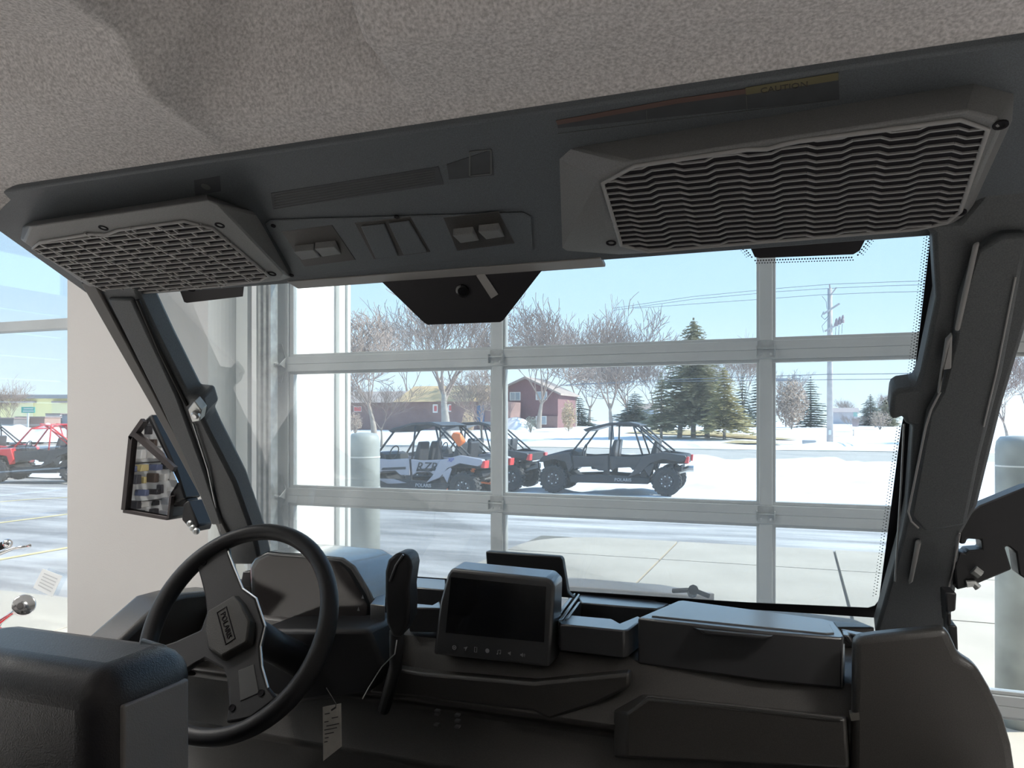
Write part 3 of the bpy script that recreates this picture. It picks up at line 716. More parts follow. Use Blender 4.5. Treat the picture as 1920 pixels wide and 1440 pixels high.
# ---- centre screen
SPL = (V3((0, 1.345, 1.10)), V3((0, -1, 0.12)).normalized())
sc = MB().loft([at(x, y, pl=SPL) for x, y in ((838, 1078), (846, 1066), (1028, 1085), (1040, 1096), (1036, 1165), (1030, 1252), (812, 1228), (824, 1130))],
               [at(x, y, pl=SPL) + V3((0, 0.055, 0.006)) for x, y in ((840, 1080), (848, 1066), (1026, 1084), (1040, 1098), (1038, 1165), (1034, 1252), (812, 1228), (824, 1130))])
sc = sc.build('centre_screen', M['dash_top'], cab, bevel=0.006, seg=3, label='black touch screen in a raised housing')
SO = SPL[1]
MB().prism([at(x, y, pl=SPL) for x, y in ((846, 1082), (1024, 1100), (1020, 1204), (836, 1186))], SO * 0.001).build('screen_glass', M['gloss'], sc)
ic = [(852, 1214), (873, 1216), (892, 1218), (914, 1220), (936, 1223), (957, 1225), (980, 1228)]
EU = V3((0, 0.12, 1)).normalized(); EX = V3((1, 0, 0))
def ipt(c, a, b): return c + EX * a * 0.0011 + EU * b * 0.0011
for k, (x, y) in enumerate(ic):
    c = at(x, y, pl=SPL) + SO * 0.0006; m = MB()
    if k == 0: m.tube([ipt(c, 3.4 * math.cos(t), 3.4 * math.sin(t)) for t in [math.pi / 5 * q for q in range(10)]], 0.0007, 4, closed=True).tube([ipt(c, 1.2 * math.cos(t), 1.2 * math.sin(t)) for t in [math.pi / 3 * q for q in range(6)]], 0.0006, 4, closed=True)
    if k == 1: m.prism([ipt(c, -4, 1), ipt(c, 4, 4), ipt(c, 0, -4), ipt(c, -0.4, 0)], SO * 0.0004)
    if k == 2: m.tube([ipt(c, *q) for q in ((-2.2, -4), (2.2, -4), (2.2, 4), (-2.2, 4))], 0.0007, 4, closed=True)
    if k == 3: m.lathe([(0.0042, 0), (0.0042, 0.0004)], c, SO, 12)
    if k == 4: m.tube([ipt(c, *q) for q in ((-2.5, -3), (-2.5, 3), (2.8, 4), (2.8, -2))], 0.0007, 4).ball(ipt(c, -3.2, -3), 0.0014, 8, 5).ball(ipt(c, 2.0, -2), 0.0014, 8, 5)
    if k >= 5:
        m.prism([ipt(c, *q) for q in ((-4, 1.3), (-2, 1.3), (0.6, 3.6), (0.6, -3.6), (-2, -1.3), (-4, -1.3))], SO * 0.0004)
        if k == 6:
            m.tube([ipt(c, 1.8, -1.6), ipt(c, 2.5, 0), ipt(c, 1.8, 1.6)], 0.0004, 4).tube([ipt(c, 3.2, -2.8), ipt(c, 4.2, 0), ipt(c, 3.2, 2.8)], 0.0004, 4)
    m.build('screen_icon', M['icon'], sc)
MB().loft([at(x, y, Y=1.50) for x, y in ((910, 1034), (1050, 1044), (1054, 1050), (1064, 1112), (1076, 1122), (916, 1110))],
          [at(x, y, Y=1.50) + V3((0, 0.02, 0.0)) for x, y in ((910, 1034), (1050, 1044), (1054, 1050), (1064, 1112), (1076, 1122), (916, 1110))]).build('screen_back_plate', M['black'], dash, bevel=0.003)
# small buttons under the screen
for x, y in ((818, 1334), (818, 1340), (817, 1360), (856, 1342), (856, 1353), (856, 1364)):
    p = at(x, y, Y=1.333)
    MB().box(p.x - 0.0045, p.x + 0.0045, p.y, p.y + 0.01, p.z - 0.0018, p.z + 0.0018).build('button_print', mat('dim_print', (0.10, 0.10, 0.10), 0.6), dash)
MB().prism([at(x, y, Y=1.345) for x, y in ((690, 1300), (800, 1310), (1000, 1335), (1030, 1350), (1120, 1320), (1180, 1290), (1180, 1262), (1000, 1280), (790, 1262), (720, 1250))], (0, 0.03, 0)).build('centre_stack', M['dash'], dash, bevel=0.006)

# ---- gear selector
sh = MB().loft([at(x, y, Y=1.205) for x, y in ((721, 1072), (727, 1050), (742, 1037), (758, 1037), (769, 1046), (772, 1064), (766, 1105), (768, 1140), (766, 1168), (752, 1196), (736, 1196), (724, 1168), (721, 1120))],
               [at(x, y, Y=1.205) + V3((-0.006, 0.05, 0.004)) for x, y in ((723, 1072), (729, 1052), (742, 1041), (758, 1041), (767, 1049), (770, 1064), (764, 1105), (766, 1140), (764, 1168), (752, 1194), (737, 1194), (726, 1168), (723, 1120))])
sh = sh.build('gear_selector', M['black'], cab, bevel=0.007, seg=3, label='black upright gear selector lever')
MB().tube([at(756, 1040, Y=1.203), at(742, 1060, Y=1.203), at(731, 1090, Y=1.203)], 0.0022, 6).build('knob_seam', M['dash_top'], sh)
MB().tube([at(744, 1185, Y=1.225), at(742, 1250, Y=1.25), at(720, 1330, Y=1.34)], [0.014, 0.012, 0.012], 10).build('lever_shaft', M['black'], sh, smooth=True)
MB().tube([at(744, 1200, Y=1.20), at(740, 1226, Y=1.20), at(716, 1250, Y=1.21), at(692, 1288, Y=1.24), at(680, 1310, Y=1.28)], 0.0012, 5).build('cable', M['steel'], sh)

# ---- instrument cluster behind the wheel
cl = MB().loft([at(x, y, Y=1.42) for x, y in ((470, 1160), (466, 1062), (476, 1046), (500, 1034), (560, 1038), (640, 1046), (662, 1062), (692, 1112), (704, 1140), (690, 1180), (470, 1180))],
               [at(x, y, Y=1.42) + V3((0.005, 0.17, -0.012)) for x, y in ((470, 1160), (466, 1062), (476, 1044), (500, 1030), (560, 1034), (640, 1042), (672, 1062), (700, 1112), (708, 1140), (690, 1180), (470, 1180))])
cl = cl.build('instrument_cluster', mat('cluster_hood', (0.06, 0.065, 0.07), 0.2, spec=0.8, coat=1.0), cab, bevel=0.008, seg=3, label='hooded instrument cluster behind the steering wheel')
M['dial_glass'] = mat('cluster_face', (0.05, 0.045, 0.045), 0.1, spec=0.8)
MB().loft([at(x, y, Y=1.412) for x, y in ((480, 1156), (476, 1068), (486, 1052), (505, 1042), (560, 1046), (630, 1054), (648, 1066), (676, 1110), (690, 1138), (680, 1172), (480, 1172))],
          [at(x, y, Y=1.4195) for x, y in ((480, 1156), (476, 1068), (486, 1052), (505, 1042), (560, 1046), (630, 1054), (648, 1066), (676, 1110), (690, 1138), (680, 1172), (480, 1172))]).build('cluster_face', M['dial_glass'], cl)
for x, y in ((678, 1122), (657, 1162), (670, 1145)):
    p = at(x, y, Y=1.411)
    MB().prism([p, p + V3((0.006, 0, 0)), p + V3((0.003, 0, 0.008))], (0, -0.001, 0)).build('cluster_mark', M['icon'], cl)

# ---- dash and fender outside the driver pillar
MB().loft([at(x, y, X=-1.36) for x, y in ((120, 1230), (180, 1178), (252, 1116), (290, 1106), (360, 1100), (400, 1108), (420, 1200), (380, 1260), (240, 1260))],
          [at(x, y, X=-1.36) + V3((0.09, 0, 0)) for x, y in ((120, 1230), (180, 1178), (252, 1116), (290, 1106), (360, 1100), (400, 1108), (420, 1200), (380, 1260), (240, 1260))]).build('door_sill', M['dash'], cab, bevel=0.012, seg=3, label='black door sill on the driver side')
MB().prism([at(x, y, Y=1.50) for x, y in ((390, 1095), (470, 1090), (474, 1180), (390, 1180))], (0, 0.05, 0)).build('vent_panel', M['dash'], dash, bevel=0.004)
MB().prism([at(x, y, Y=1.47) for x, y in ((455, 1072), (470, 1072), (470, 1100), (450, 1100))], (0, 0.03, 0)).build('vent_tab', M['dash_top'], dash, bevel=0.002)

# ---- steering wheel
SWC = at(443, 1177, t=1.37)
ta = math.radians(31)
SE1, SE2, SNn = V3((1, 0, 0)), V3((0, math.sin(ta), math.cos(ta))), V3((0, -math.cos(ta), math.sin(ta)))
SWP = (SWC, SNn)
R = 0.184
sw = MB().tube([SWC + (SE1 * math.cos(t) + SE2 * math.sin(t)) * R for t in [2 * math.pi * k / 72 for k in range(72)]],
               [0.0155 + 0.0016 * max(0, math.cos(2 * (2 * math.pi * k / 72) + 0.6)) for k in range(72)], 14, closed=True)
sw = sw.build('steering_wheel', M['black'], cab, smooth=True, label='black three-spoke steering wheel turned to one side')
def swp(pts, lift=0.0): return [at(x, y, pl=SWP) + SNn * lift for x, y in pts]
spider = swp([(368, 1056), (400, 1026), (428, 1018), (430, 1040), (440, 1066), (455, 1104), (480, 1123), (497, 1174), (488, 1212), (491, 1250), (502, 1287), (520, 1310), (470, 1348), (424, 1356), (430, 1322), (425, 1270), (418, 1254), (384, 1236), (366, 1246), (330, 1270), (286, 1290), (268, 1240), (300, 1212), (330, 1202), (377, 1181), (388, 1150), (385, 1120), (377, 1088)], -0.010)
spi = MB().prism(spider, SNn * 0.012).build('spokes', M['black'], sw, bevel=0.004)
hub = swp([(396, 1148), (449, 1116), (464, 1134), (482, 1168), (477, 1212), (424, 1242), (397, 1223), (390, 1186)], 0.001)
hc = sum(hub, V3()) / len(hub)
hb = MB().loft(hub, [hc + (p - hc) * 0.9 + SNn * 0.016 for p in hub]).build('horn_pad', mat('horn_pad_grey', (0.034, 0.032, 0.028), 0.55, bump=(700, 0.4)), sw, bevel=0.003)
_a, _b = at(424, 1148, pl=SWP), at(440, 1206, pl=SWP)
ex = (_b - _a).normalized(); ey = SNn.cross(ex).normalized()
fr = [hc + SNn * 0.0165 + ex * a + ey * b for a, b in ((-0.034, -0.0095), (0.034, -0.0095), (0.034, 0.0095), (-0.034, 0.0095))]
MB().tube(fr, 0.0011, 5, closed=True).build('badge_frame', M['void'], sw)
text('POLARIS', 'badge', M['void'], 0.0145, sw, hc + SNn * 0.0167, ex, ey, local=False, depth=0.0004)
inl = swp([(448, 1258), (478, 1246), (488, 1300), (452, 1316)], 0.0015)
MB().prism(inl, SNn * 0.002).build('spoke_inlay', mat('inlay_grey', (0.06, 0.06, 0.06), 0.5), sw, bevel=0.001, seg=1)
for x, y in ((491, 1300), (437, 1328), (384, 1056)):
    MB().lathe([(0.006, 0), (0.006, 0.002), (0.003, 0.001)], swp([(x, y)], 0.002)[0], SNn, 12).build('spoke_bolt', M['void'], sw)
MB().tube(swp([(428, 1034), (440, 1066), (456, 1104), (481, 1122), (498, 1174), (489, 1212), (492, 1250), (503, 1290)], 0.0005), 0.0018, 6).build('spoke_edge', M['steel'], sw)
MB().lathe([(0.035, 0), (0.03, 0.12), (0.04, 0.34)], SWC - SNn * 0.012, -SNn, 16).build('steering_column', M['black'], sw, smooth=True)
MB().prism([at(x, y, Y=1.30) for x, y in ((480, 1180), (690, 1180), (720, 1250), (690, 1300), (560, 1320), (480, 1300))], (0, 0.15, 0)).build('column_shroud', M['black'], dash, bevel=0.01)  # darker plastic than the dash carries the shade below the wheel

# ---- driver seat: narrow upper back rest
seat = thing('driver_seat_part', (-0.915, 0.73, 0.5), None, None); seat.parent = cab; seat.name = 'driver_seat'
seat.matrix_parent_inverse = W[cab].inverted()
seat['label'] = 'black vinyl driver seat with its lit side coloured grey'
MB().box(-1.072, -0.730, 0.645, 0.80, 0.55, 1.312).build('backrest', M['vinyl'], seat, bevel=0.042, seg=5)
MB().box(-0.80, -0.7265, 0.672, 0.772, 0.55, 1.272).build('lit_side', M['vinyl_lit'], seat, bevel=0.003, seg=4)
MB().tube([(-0.732, 0.770, 0.6), (-0.732, 0.770, 1.25), (-0.742, 0.772, 1.285), (-0.772, 0.776, 1.306), (-0.81, 0.778, 1.310)], 0.0032, 8).build('piping', mat('piping_grey', (0.13, 0.14, 0.145), 0.35), seat, smooth=True)
MB().box(-1.15, -0.70, 0.66, 1.10, 0.50, 0.64).build('seat_cushion', M['vinyl'], seat, bevel=0.04, seg=4)
MB().ball((-1.0, 0.655, 1.06), 0.07, 16, 10, (0.8, 0.12, 1.1)).build('lumbar_pad', M['vinyl'], seat, smooth=True)

# ---- lower doors and rear bulkhead, unseen, added to keep light off the dash
MB().prism([(-1.38, -0.55, 0.5), (-1.38, 1.25, 0.5), (-1.38, 1.30, 1.02), (-1.38, 0.6, 0.98), (-1.38, -0.55, 1.02)], (0.05, 0, 0)).build('shading_door_panel', M['dash'], cab, bevel=0.01)
MB().prism([(0.24, -0.55, 0.5), (0.24, 1.25, 0.5), (0.24, 1.30, 1.02), (0.24, 0.6, 0.98), (0.24, -0.55, 1.02)], (0.05, 0, 0)).build('shading_door_panel', M['dash'], cab, bevel=0.01)
MB().box(-1.33, 0.24, -0.65, -0.60, 0.5, 1.30).build('shading_bulkhead', M['dash'], cab, bevel=0.01)
# ---- floor pan, hood, wheels: the rest of the vehicle stands on the showroom floor
MB().box(-1.30, 0.16, -0.8, 1.66, 0.40, 0.52).build('floor_pan', M['black'], cab, bevel=0.01)
MB().loft([V3((-1.22, 1.69, 1.13)), V3((0.14, 1.69, 1.13)), V3((0.14, 1.69, 0.55)), V3((-1.22, 1.69, 0.55))],
          [V3((-1.12, 2.42, 1.02)), V3((0.02, 2.42, 1.02)), V3((0.02, 2.42, 0.55)), V3((-1.12, 2.42, 0.55))]).build('hood', mat('hood_paint', (0.30, 0.31, 0.32), 0.25, coat=0.5), cab, bevel=0.03, seg=3)
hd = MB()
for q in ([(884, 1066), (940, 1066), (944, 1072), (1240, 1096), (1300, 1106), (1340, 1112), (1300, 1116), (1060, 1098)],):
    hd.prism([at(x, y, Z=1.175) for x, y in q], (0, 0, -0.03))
hd.build('cowl_panel', mat('cowl_sky_pale', (0.5, 0.5, 0.5), 0.45), cab, bevel=0.003)  # pale colour stands for the sky mirrored in the bodywork
MB().tube([at(1262, 1108, Z=1.20), at(1300, 1106, Z=1.21), at(1330, 1118, Z=1.20)], 0.006, 6).tube([at(1300, 1106, Z=1.215), at(1298, 1112, Z=1.19)], 0.012, 8).build('wiper_arm', M['black'], cab)
tyre_prof = [(0.20, -0.11), (0.30, -0.125), (0.335, -0.10), (0.345, 0), (0.335, 0.10), (0.30, 0.125), (0.20, 0.11)]
for x in (-1.24, 0.12):
    for y in (1.95, -0.62):
        MB().lathe(tyre_prof, (x, y, 0.345), (1, 0, 0), 28).build('wheel', M['rubber'], cab, smooth=True)

# ---- wing mirrors
ml = thing('wing_mirror', at(290, 900, Y=1.50), None, None); ml.parent = cab; ml.matrix_parent_inverse = W[cab].inverted(); ml['label'] = 'wing mirror on the driver side reflecting shelves'
mo = [(272, 786), (282, 776), (330, 880), (348, 935), (322, 945), (320, 972), (315, 976), (232, 962), (229, 955), (245, 818)]
MB().prism([at(x, y, Y=1.505) for x, y in mo], (0, 0.055, 0)).build('mirror_shell', M['black'], ml, bevel=0.006)
mg = [(270, 795), (280, 790), (322, 878), (333, 905), (320, 925), (314, 966), (241, 952), (252, 824)]
MB().prism([at(x, y, Y=1.5) for x, y in mg], (0, 0.004, 0)).build('mirror_glass', M['mirror'], ml)
fr = MB()
def fbar(a, b, w_): fr.bar(at(*a, Y=1.497), at(*b, Y=1.497), w_, (0, 1, 0), 0.012)
fbar((270, 788), (246, 822), 0.012); fbar((248, 818), (234, 956), 0.013); fbar((234, 958), (316, 972), 0.008); fbar((318, 972), (323, 930), 0.006); fbar((255, 815), (328, 880), 0.014)
fr.build('mirror_frame', mat('frame_brown', (0.045, 0.036, 0.036), 0.6), ml)
MB().prism([at(x, y, Y=1.51) for x, y in ((320, 935), (350, 935), (352, 952), (322, 950))], (0, 0.04, 0)).prism([at(x, y, Y=1.50) for x, y in ((343, 945), (352, 938), (372, 985), (368, 998), (352, 988), (340, 975))], (0, 0.05, 0)).build('mirror_arm', M['black'], ml, bevel=0.004)
bb = MB()
for x, y in ((357, 982), (362, 990), (368, 996)): bb.ball(at(x, y, Y=1.5), 0.009, 8, 6)
bb.build('arm_bolts', M['galv'], ml)
mr = thing('wing_mirror', at(1860, 1020, Y=1.5), None, None); mr.parent = cab; mr.matrix_parent_inverse = W[cab].inverted(); mr['label'] = 'wing mirror bracket on the passenger side'
MB().prism([at(x, y, Y=1.46) for x, y in ((1826, 956), (1836, 948), (1925, 912), (1990, 900), (1990, 1110), (1922, 1085), (1911, 1078), (1905, 1035), (1890, 1024), (1884, 1026), (1897, 1068), (1820, 1100), (1794, 1106), (1790, 1060), (1800, 1035), (1810, 1038), (1815, 1032), (1842, 1030), (1840, 1012), (1814, 1010), (1810, 1020), (1800, 1020), (1800, 985))], (0, 0.05, 0)).build('mirror_arm', M['black'], mr, bevel=0.006)
MB().tube([at(x, y, Y=1.455) for x, y in ((1812, 1095), (1826, 1094), (1834, 1102))], 0.006, 8).tube([at(x, y, Y=1.455) for x, y in ((1825, 1068), (1838, 1078))], 0.008, 8).build('arm_bolts', M['galv'], mr)

# ---- paper key tag on the ignition
kt = thing('key_tag', at(622, 1370, Y=1.165), 'creased paper tag with handwriting hanging beside the steering column', 'paper tag')
kp = [at(x, y, Y=1.165) for x, y in ((605, 1326), (639, 1319), (640, 1400), (606, 1427))]
MB().prism(kp, (0, 0.0012, 0)).build('paper', M['paper'], kt)
kl = MB()
for k, (x0, x1) in enumerate(((609, 618), (622, 634), (608, 616), (612, 636), (608, 632), (609, 626), (609, 616), (608, 614))):
    y = 1339 + 7.5 * k
    kl.bar(at(x0, y, Y=1.164), at(x1, y - (x1 - x0) * 0.2, Y=1.164), 0.0016, (0, 1, 0), 0.0004)
kl.bar(at(621, 1332, Y=1.164), at(630, 1326, Y=1.164), 0.003, (0, 1, 0), 0.0004)
kl.build('handwriting', M['ink'], kt, kind='stuff')
MB().tube([at(629, 1328, Y=1.163), at(630, 1320, Y=1.16), at(622, 1306, Y=1.17), at(612, 1290, Y=1.24)], 0.0008, 5).build('string', M['ink'], kt)
# ================================================================== THINGS OUTSIDE
def gp(px, t):
    """ground point seen along pixel column px at depth t from the camera"""
    u = (px - 960.0) / F
    x, y = t * (-SN + u * CS), t * (CS + u * SN)
    return V3((x, y, gh(y)))
def hgt(py, t): return CAMZ + t * (HZ - py) / F

# ---- bollards
M['bollard'] = mat('bollard_sleeve', (0.33, 0.36, 0.36), 0.5, noise=(5, 0.25))
def bollard(x, y, lab):
    t = thing('bollard', (x, y, 0), lab, 'bollard', 'bollards outside the glass door')
    h = 1.52
    MB().lathe([(0.102, 0), (0.102, h - 0.07), (0.096, h - 0.03), (0.078, h - 0.006), (0.03, h), (0.0, h)], (x, y, 0), (0, 0, 1), 32).build('sleeve', M['bollard'], t, smooth=True)
    for z in (1.36, 1.16):
        MB().lathe([(0.101, -0.004), (0.1045, -0.004), (0.1045, 0.004), (0.101, 0.004)], (x, y, z), (0, 0, 1), 32).build('groove_band', M['trim_white'], t, smooth=False)
p = gp(683, 5.05); bollard(p.x, p.y, 'grey rounded bollard beside the white pier')
p = gp(1908, 4.05); bollard(p.x, p.y, 'grey rounded bollard seen through the passenger side opening')

# ---- off-road vehicles parked on the snow
M['tyre'] = mat('tyre', (0.045, 0.046, 0.05), 0.8, noise=(30, 0.3))
M['utv_black'] = mat('utv_black', (0.055, 0.057, 0.065), 0.4)
M['utv_grey'] = mat('utv_grey', (0.40, 0.39, 0.44), 0.35, coat=0.3)
M['utv_orange'] = mat('utv_orange', (0.80, 0.22, 0.07), 0.4)
M['utv_red'] = mat('utv_red', (0.72, 0.05, 0.06), 0.35)
M['utv_tub'] = mat('utv_tub', (0.04, 0.042, 0.048), 0.6)
M['tail_red'] = mat('tail_red', (0.75, 0.08, 0.08), 0.3)
M['lettering'] = mat('lettering_pale', (0.62, 0.63, 0.66), 0.5)
M['lettering_red'] = mat('lettering_red', (0.55, 0.10, 0.09), 0.5)
M['lettering_blue'] = mat('lettering_blue', (0.10, 0.12, 0.45), 0.5)
M['rim'] = mat('wheel_rim', (0.10, 0.10, 0.11), 0.35, 0.3)
M['rim_snow'] = mat('rim_bright', (0.75, 0.76, 0.78), 0.5)
_wheel_me = {}
def wheel(par, x, y, r):
    m = MB(); ax = (0, 1, 0)
    m.lathe([(r * 0.52, -0.12), (r * 0.80, -0.135), (r * 0.93, -0.115), (r * 0.95, 0), (r * 0.93, 0.115), (r * 0.80, 0.135), (r * 0.52, 0.12)], (x, y, r), ax, 28, closed=True)
    for k in range(22):
        a = 2 * math.pi * k / 22
        for sy in (-1, 1):
            b = a + (0.14 if sy > 0 else 0)
            c = V3((x + math.cos(b) * r * 0.955, y + sy * 0.066, r + math.sin(b) * r * 0.955))
            rad, tan = V3((math.cos(b), 0, math.sin(b))), V3((-math.sin(b), 0, math.cos(b)))
            m.obox(c, rad * r * 0.045, tan * r * 0.085, V3((0, 0.058, 0)))
    o = m.build('wheel', M['tyre'], par, local=True)
    s_ = 1 if y > 0 else -1
    q = MB().lathe([(r * 0.52, 0.06), (r * 0.5, 0.105), (r * 0.42, 0.07), (r * 0.14, 0.06), (0.0, 0.06)], (x, y, r), (0, s_, 0), 20)
    for k in range(7):
        a = 2 * math.pi * k / 7
        d = V3((math.cos(a), 0, math.sin(a))); c = V3((x, y + s_ * 0.085, r))
        q.bar(c + d * r * 0.12, c + d * r * 0.47, 0.035, (0, 1, 0), 0.03)
    ro = q.build('rim', M['rim'], o, local=True)
    b = MB()
    for k in range(7):
        a = 2 * math.pi * (k + 0.5) / 7
        b.ball((x + math.cos(a) * r * 0.34, y + s_ * 0.09, r + math.sin(a) * r * 0.34), 0.022, 6, 4)
    b.build('rim_bolts', M['rim_snow'], o, local=True, kind='stuff')
    return o
def utv(loc, rz, lab, seats=4, panel='utv_black', cage='utv_black', accent='utv_black', shock='rim', words=True, roof=True, group='off-road vehicles parked on the snow'):
    """nose towards +x, own left side towards +y"""
    t = thing('offroad_vehicle', loc, lab, 'vehicle', group, rz)
    P, K, A = M[panel], M[cage], M[accent]
    L = 0.0 if seats == 4 else -0.72              # 2-seaters are shorter behind
    fx, rx = 1.46, -1.46 - L
    r = 0.37
    for x in (fx, rx):
        for y in (-0.70, 0.70): wheel(t, x, y, r)
    # tub and frame
    MB().loft([(x, -0.50, z) for x, z in ((1.72, 0.62), (1.50, 0.42), (1.05, 0.30), (rx + 0.42, 0.30), (rx + 0.30, 0.46), (rx - 0.35, 0.62), (rx - 0.35, 0.75), (rx + 0.6, 0.40), (0.9, 0.40), (1.4, 0.72))],
              [(x, 0.50, z) for x, z in ((1.72, 0.62), (1.50, 0.42), (1.05, 0.30), (rx + 0.42, 0.30), (rx + 0.30, 0.46), (rx - 0.35, 0.62), (rx - 0.35, 0.75), (rx + 0.6, 0.40), (0.9, 0.40), (1.4, 0.72))]).build('tub', M['utv_tub'], t, local=True)
    for s_ in (-1, 1):
        MB().prism([(1.02, s_ * 0.50, 0.28), (rx + 0.46, s_ * 0.50, 0.28), (rx + 0.40, s_ * 0.50, 0.44), (0.2, s_ * 0.50, 0.50), (1.06, s_ * 0.50, 0.46)], (0, s_ * 0.20, 0)).build('rock_slider', M['utv_tub'], t, bevel=0.02, local=True)
    # nose
    hd = MB().loft([(x, -0.44, z) for x, z in ((1.80, 0.62), (1.84, 0.82), (1.70, 0.98), (1.16, 1.12), (0.98, 1.14), (0.98, 0.6), (1.3, 0.6))],
                   [(x, 0.44, z) for x, z in ((1.80, 0.62), (1.84, 0.82), (1.70, 0.98), (1.16, 1.12), (0.98, 1.14), (0.98, 0.6), (1.3, 0.6))]).build('hood', P, t, bevel=0.03, local=True)
    for s_ in (-1, 1):
        MB().prism([(1.88, s_ * 0.44, 0.80), (1.74, s_ * 0.44, 0.96), (1.36, s_ * 0.44, 1.03), (1.02, s_ * 0.44, 1.06), (0.94, s_ * 0.44, 0.72), (1.06, s_ * 0.44, 0.55), (1.14, s_ * 0.44, 0.82), (1.46, s_ * 0.44, 0.88), (1.76, s_ * 0.44, 0.80)], (0, s_ * 0.33, 0)).build('front_fender', A, t, bevel=0.015, local=True)
        MB().prism([(1.85, s_ * 0.2, 0.80), (1.80, s_ * 0.2, 0.90), (1.72, s_ * 0.2, 0.92), (1.80, s_ * 0.2, 0.80)], (0, s_ * 0.22, 0)).build('headlight', M['rim_snow'], t, local=True)
    MB().tube([(1.95, -0.35, 0.55), (1.98, -0.35, 0.80), (1.98, 0.35, 0.80), (1.95, 0.35, 0.55)], 0.022, 8).build('bumper', K, t, local=True)
    # doors
    xs = [(0.92, 0.02), (-0.06, rx + 0.52)] if seats == 4 else [(0.92, rx + 0.55)]
    for s_ in (-1, 1):
        for k, (a, b) in enumerate(xs):
            MB().prism([(a, s_ * 0.66, 0.60), (a + 0.04, s_ * 0.66, 0.98), (a - 0.3, s_ * 0.66, 0.96), (b + 0.02, s_ * 0.66, 1.00), (b, s_ * 0.66, 0.60), (b + 0.25, s_ * 0.66, 0.60), (b + 0.40, s_ * 0.66, 0.70), (a - 0.12, s_ * 0.66, 0.68)], (0, s_ * 0.05, 0)).build('door', P, t, bevel=0.012, local=True)
            MB().prism([(a - 0.1, s_ * 0.70, 0.70), (a - 0.14, s_ * 0.70, 0.76), (b + 0.1, s_ * 0.70, 0.80), (b + 0.1, s_ * 0.70, 0.74)], (0, s_ * 0.015, 0)).build('door_stripe', M['utv_tub'], t, local=True)
            MB().prism([(b - 0.02, s_ * 0.62, 0.45), (b + 0.14, s_ * 0.62, 0.45), (b + 0.10, s_ * 0.62, 0.98), (b - 0.05, s_ * 0.62, 0.98)], (0, s_ * 0.04, 0)).build('door_pillar', M['utv_tub'], t, local=True)
        # rear quarter with the rising blade
        MB().prism([(rx + 0.62, s_ * 0.60, 0.98), (rx + 0.10, s_ * 0.60, 1.10), (rx - 0.46, s_ * 0.60, 1.02), (rx - 0.52, s_ * 0.60, 0.94), (rx - 0.36, s_ * 0.60, 0.86), (rx + 0.10, s_ * 0.60, 0.92), (rx + 0.42, s_ * 0.60, 0.80), (rx + 0.62, s_ * 0.60, 0.58), (rx + 1.00, s_ * 0.60, 0.44), (rx + 0.82, s_ * 0.60, 0.62)], (0, s_ * 0.16, 0)).build('rear_fender', P, t, bevel=0.012, local=True)
        MB().prism([(rx + 0.56, s_ * 0.74, 0.68), (rx + 0.34, s_ * 0.74, 0.82), (rx + 0.30, s_ * 0.74, 0.78), (rx + 0.42, s_ * 0.74, 0.46)], (0, s_ * 0.03, 0)).build('air_scoop', M[panel], t, bevel=0.008, local=True)
        MB().prism([(rx - 0.44, s_ * 0.56, 0.84), (rx - 0.50, s_ * 0.56, 0.99), (rx - 0.56, s_ * 0.56, 0.99), (rx - 0.54, s_ * 0.56, 0.82)], (0, s_ * 0.21, 0)).build('tail_light', M['tail_red'], t, bevel=0.01, local=True)
    MB().box(rx - 0.50, rx + 0.45, -0.56, 0.56, 0.80, 1.02).build('cargo_bed', M['utv_tub'], t, bevel=0.02, local=True)
    # cage
    ft, bk, top = 0.52, rx + 0.72, 1.80
    for s_ in (-1, 1):
        y0, y1 = s_ * 0.66, s_ * 0.56
        MB().tube([(1.00, y0, 1.04), (ft, y1, 1.66), (0.1, y1, 1.78), (bk + 0.3, y1, top), (bk, y1, 1.74), (rx - 0.08, s_ * 0.60, 1.08)], 0.026, 8).build('cage_tube', K, t, local=True, smooth=True)
        for a, b in (([-0.02, y0, 0.98], [-0.06, y1, 1.78]),) + (((([rx + 0.60, y0, 1.0]), [rx + 0.86, y1, 1.78]),) if seats == 4 else ()):
            MB().tube([a, b], 0.024, 8).build('cage_tube', K, t, local=True, smooth=True)
        MB().tube([(bk + 0.12, y1, 1.76), (rx + 0.12, s_ * 0.58, 1.10)], 0.02, 8).build('cage_tube', K, t, local=True, smooth=True)
        if not roof:
            MB().tube([(bk + 0.2, y1, 1.78), (rx + 0.5, -y1 * 0.2, 1.3)], 0.02, 8).build('cage_tube', K, t, local=True, smooth=True)
    for x, z in ((ft, 1.66), (bk + 0.1, 1.77), (-0.06, 1.785)):
        MB().tube([(x, -0.56, z), (x, 0.56, z)], 0.024, 8).build('cage_tube', K, t, local=True, smooth=True)
    if roof:
        MB().loft([(x, -0.60, z) for x, z in ((0.70, 1.66), (0.52, 1.72), (0.0, 1.84), (bk + 0.25, 1.86), (bk - 0.06, 1.78), (bk, 1.74), (bk + 0.3, 1.80), (0.0, 1.78), (0.45, 1.65), (0.62, 1.60))],
                  [(x, 0.60, z) for x, z in ((0.70, 1.66), (0.52, 1.72), (0.0, 1.84), (bk + 0.25, 1.86), (bk - 0.06, 1.78), (bk, 1.74), (bk + 0.3, 1.80), (0.0, 1.78), (0.45, 1.65), (0.62, 1.60))]).build('roof', M['utv_black'], t, local=True, bevel=0.01)
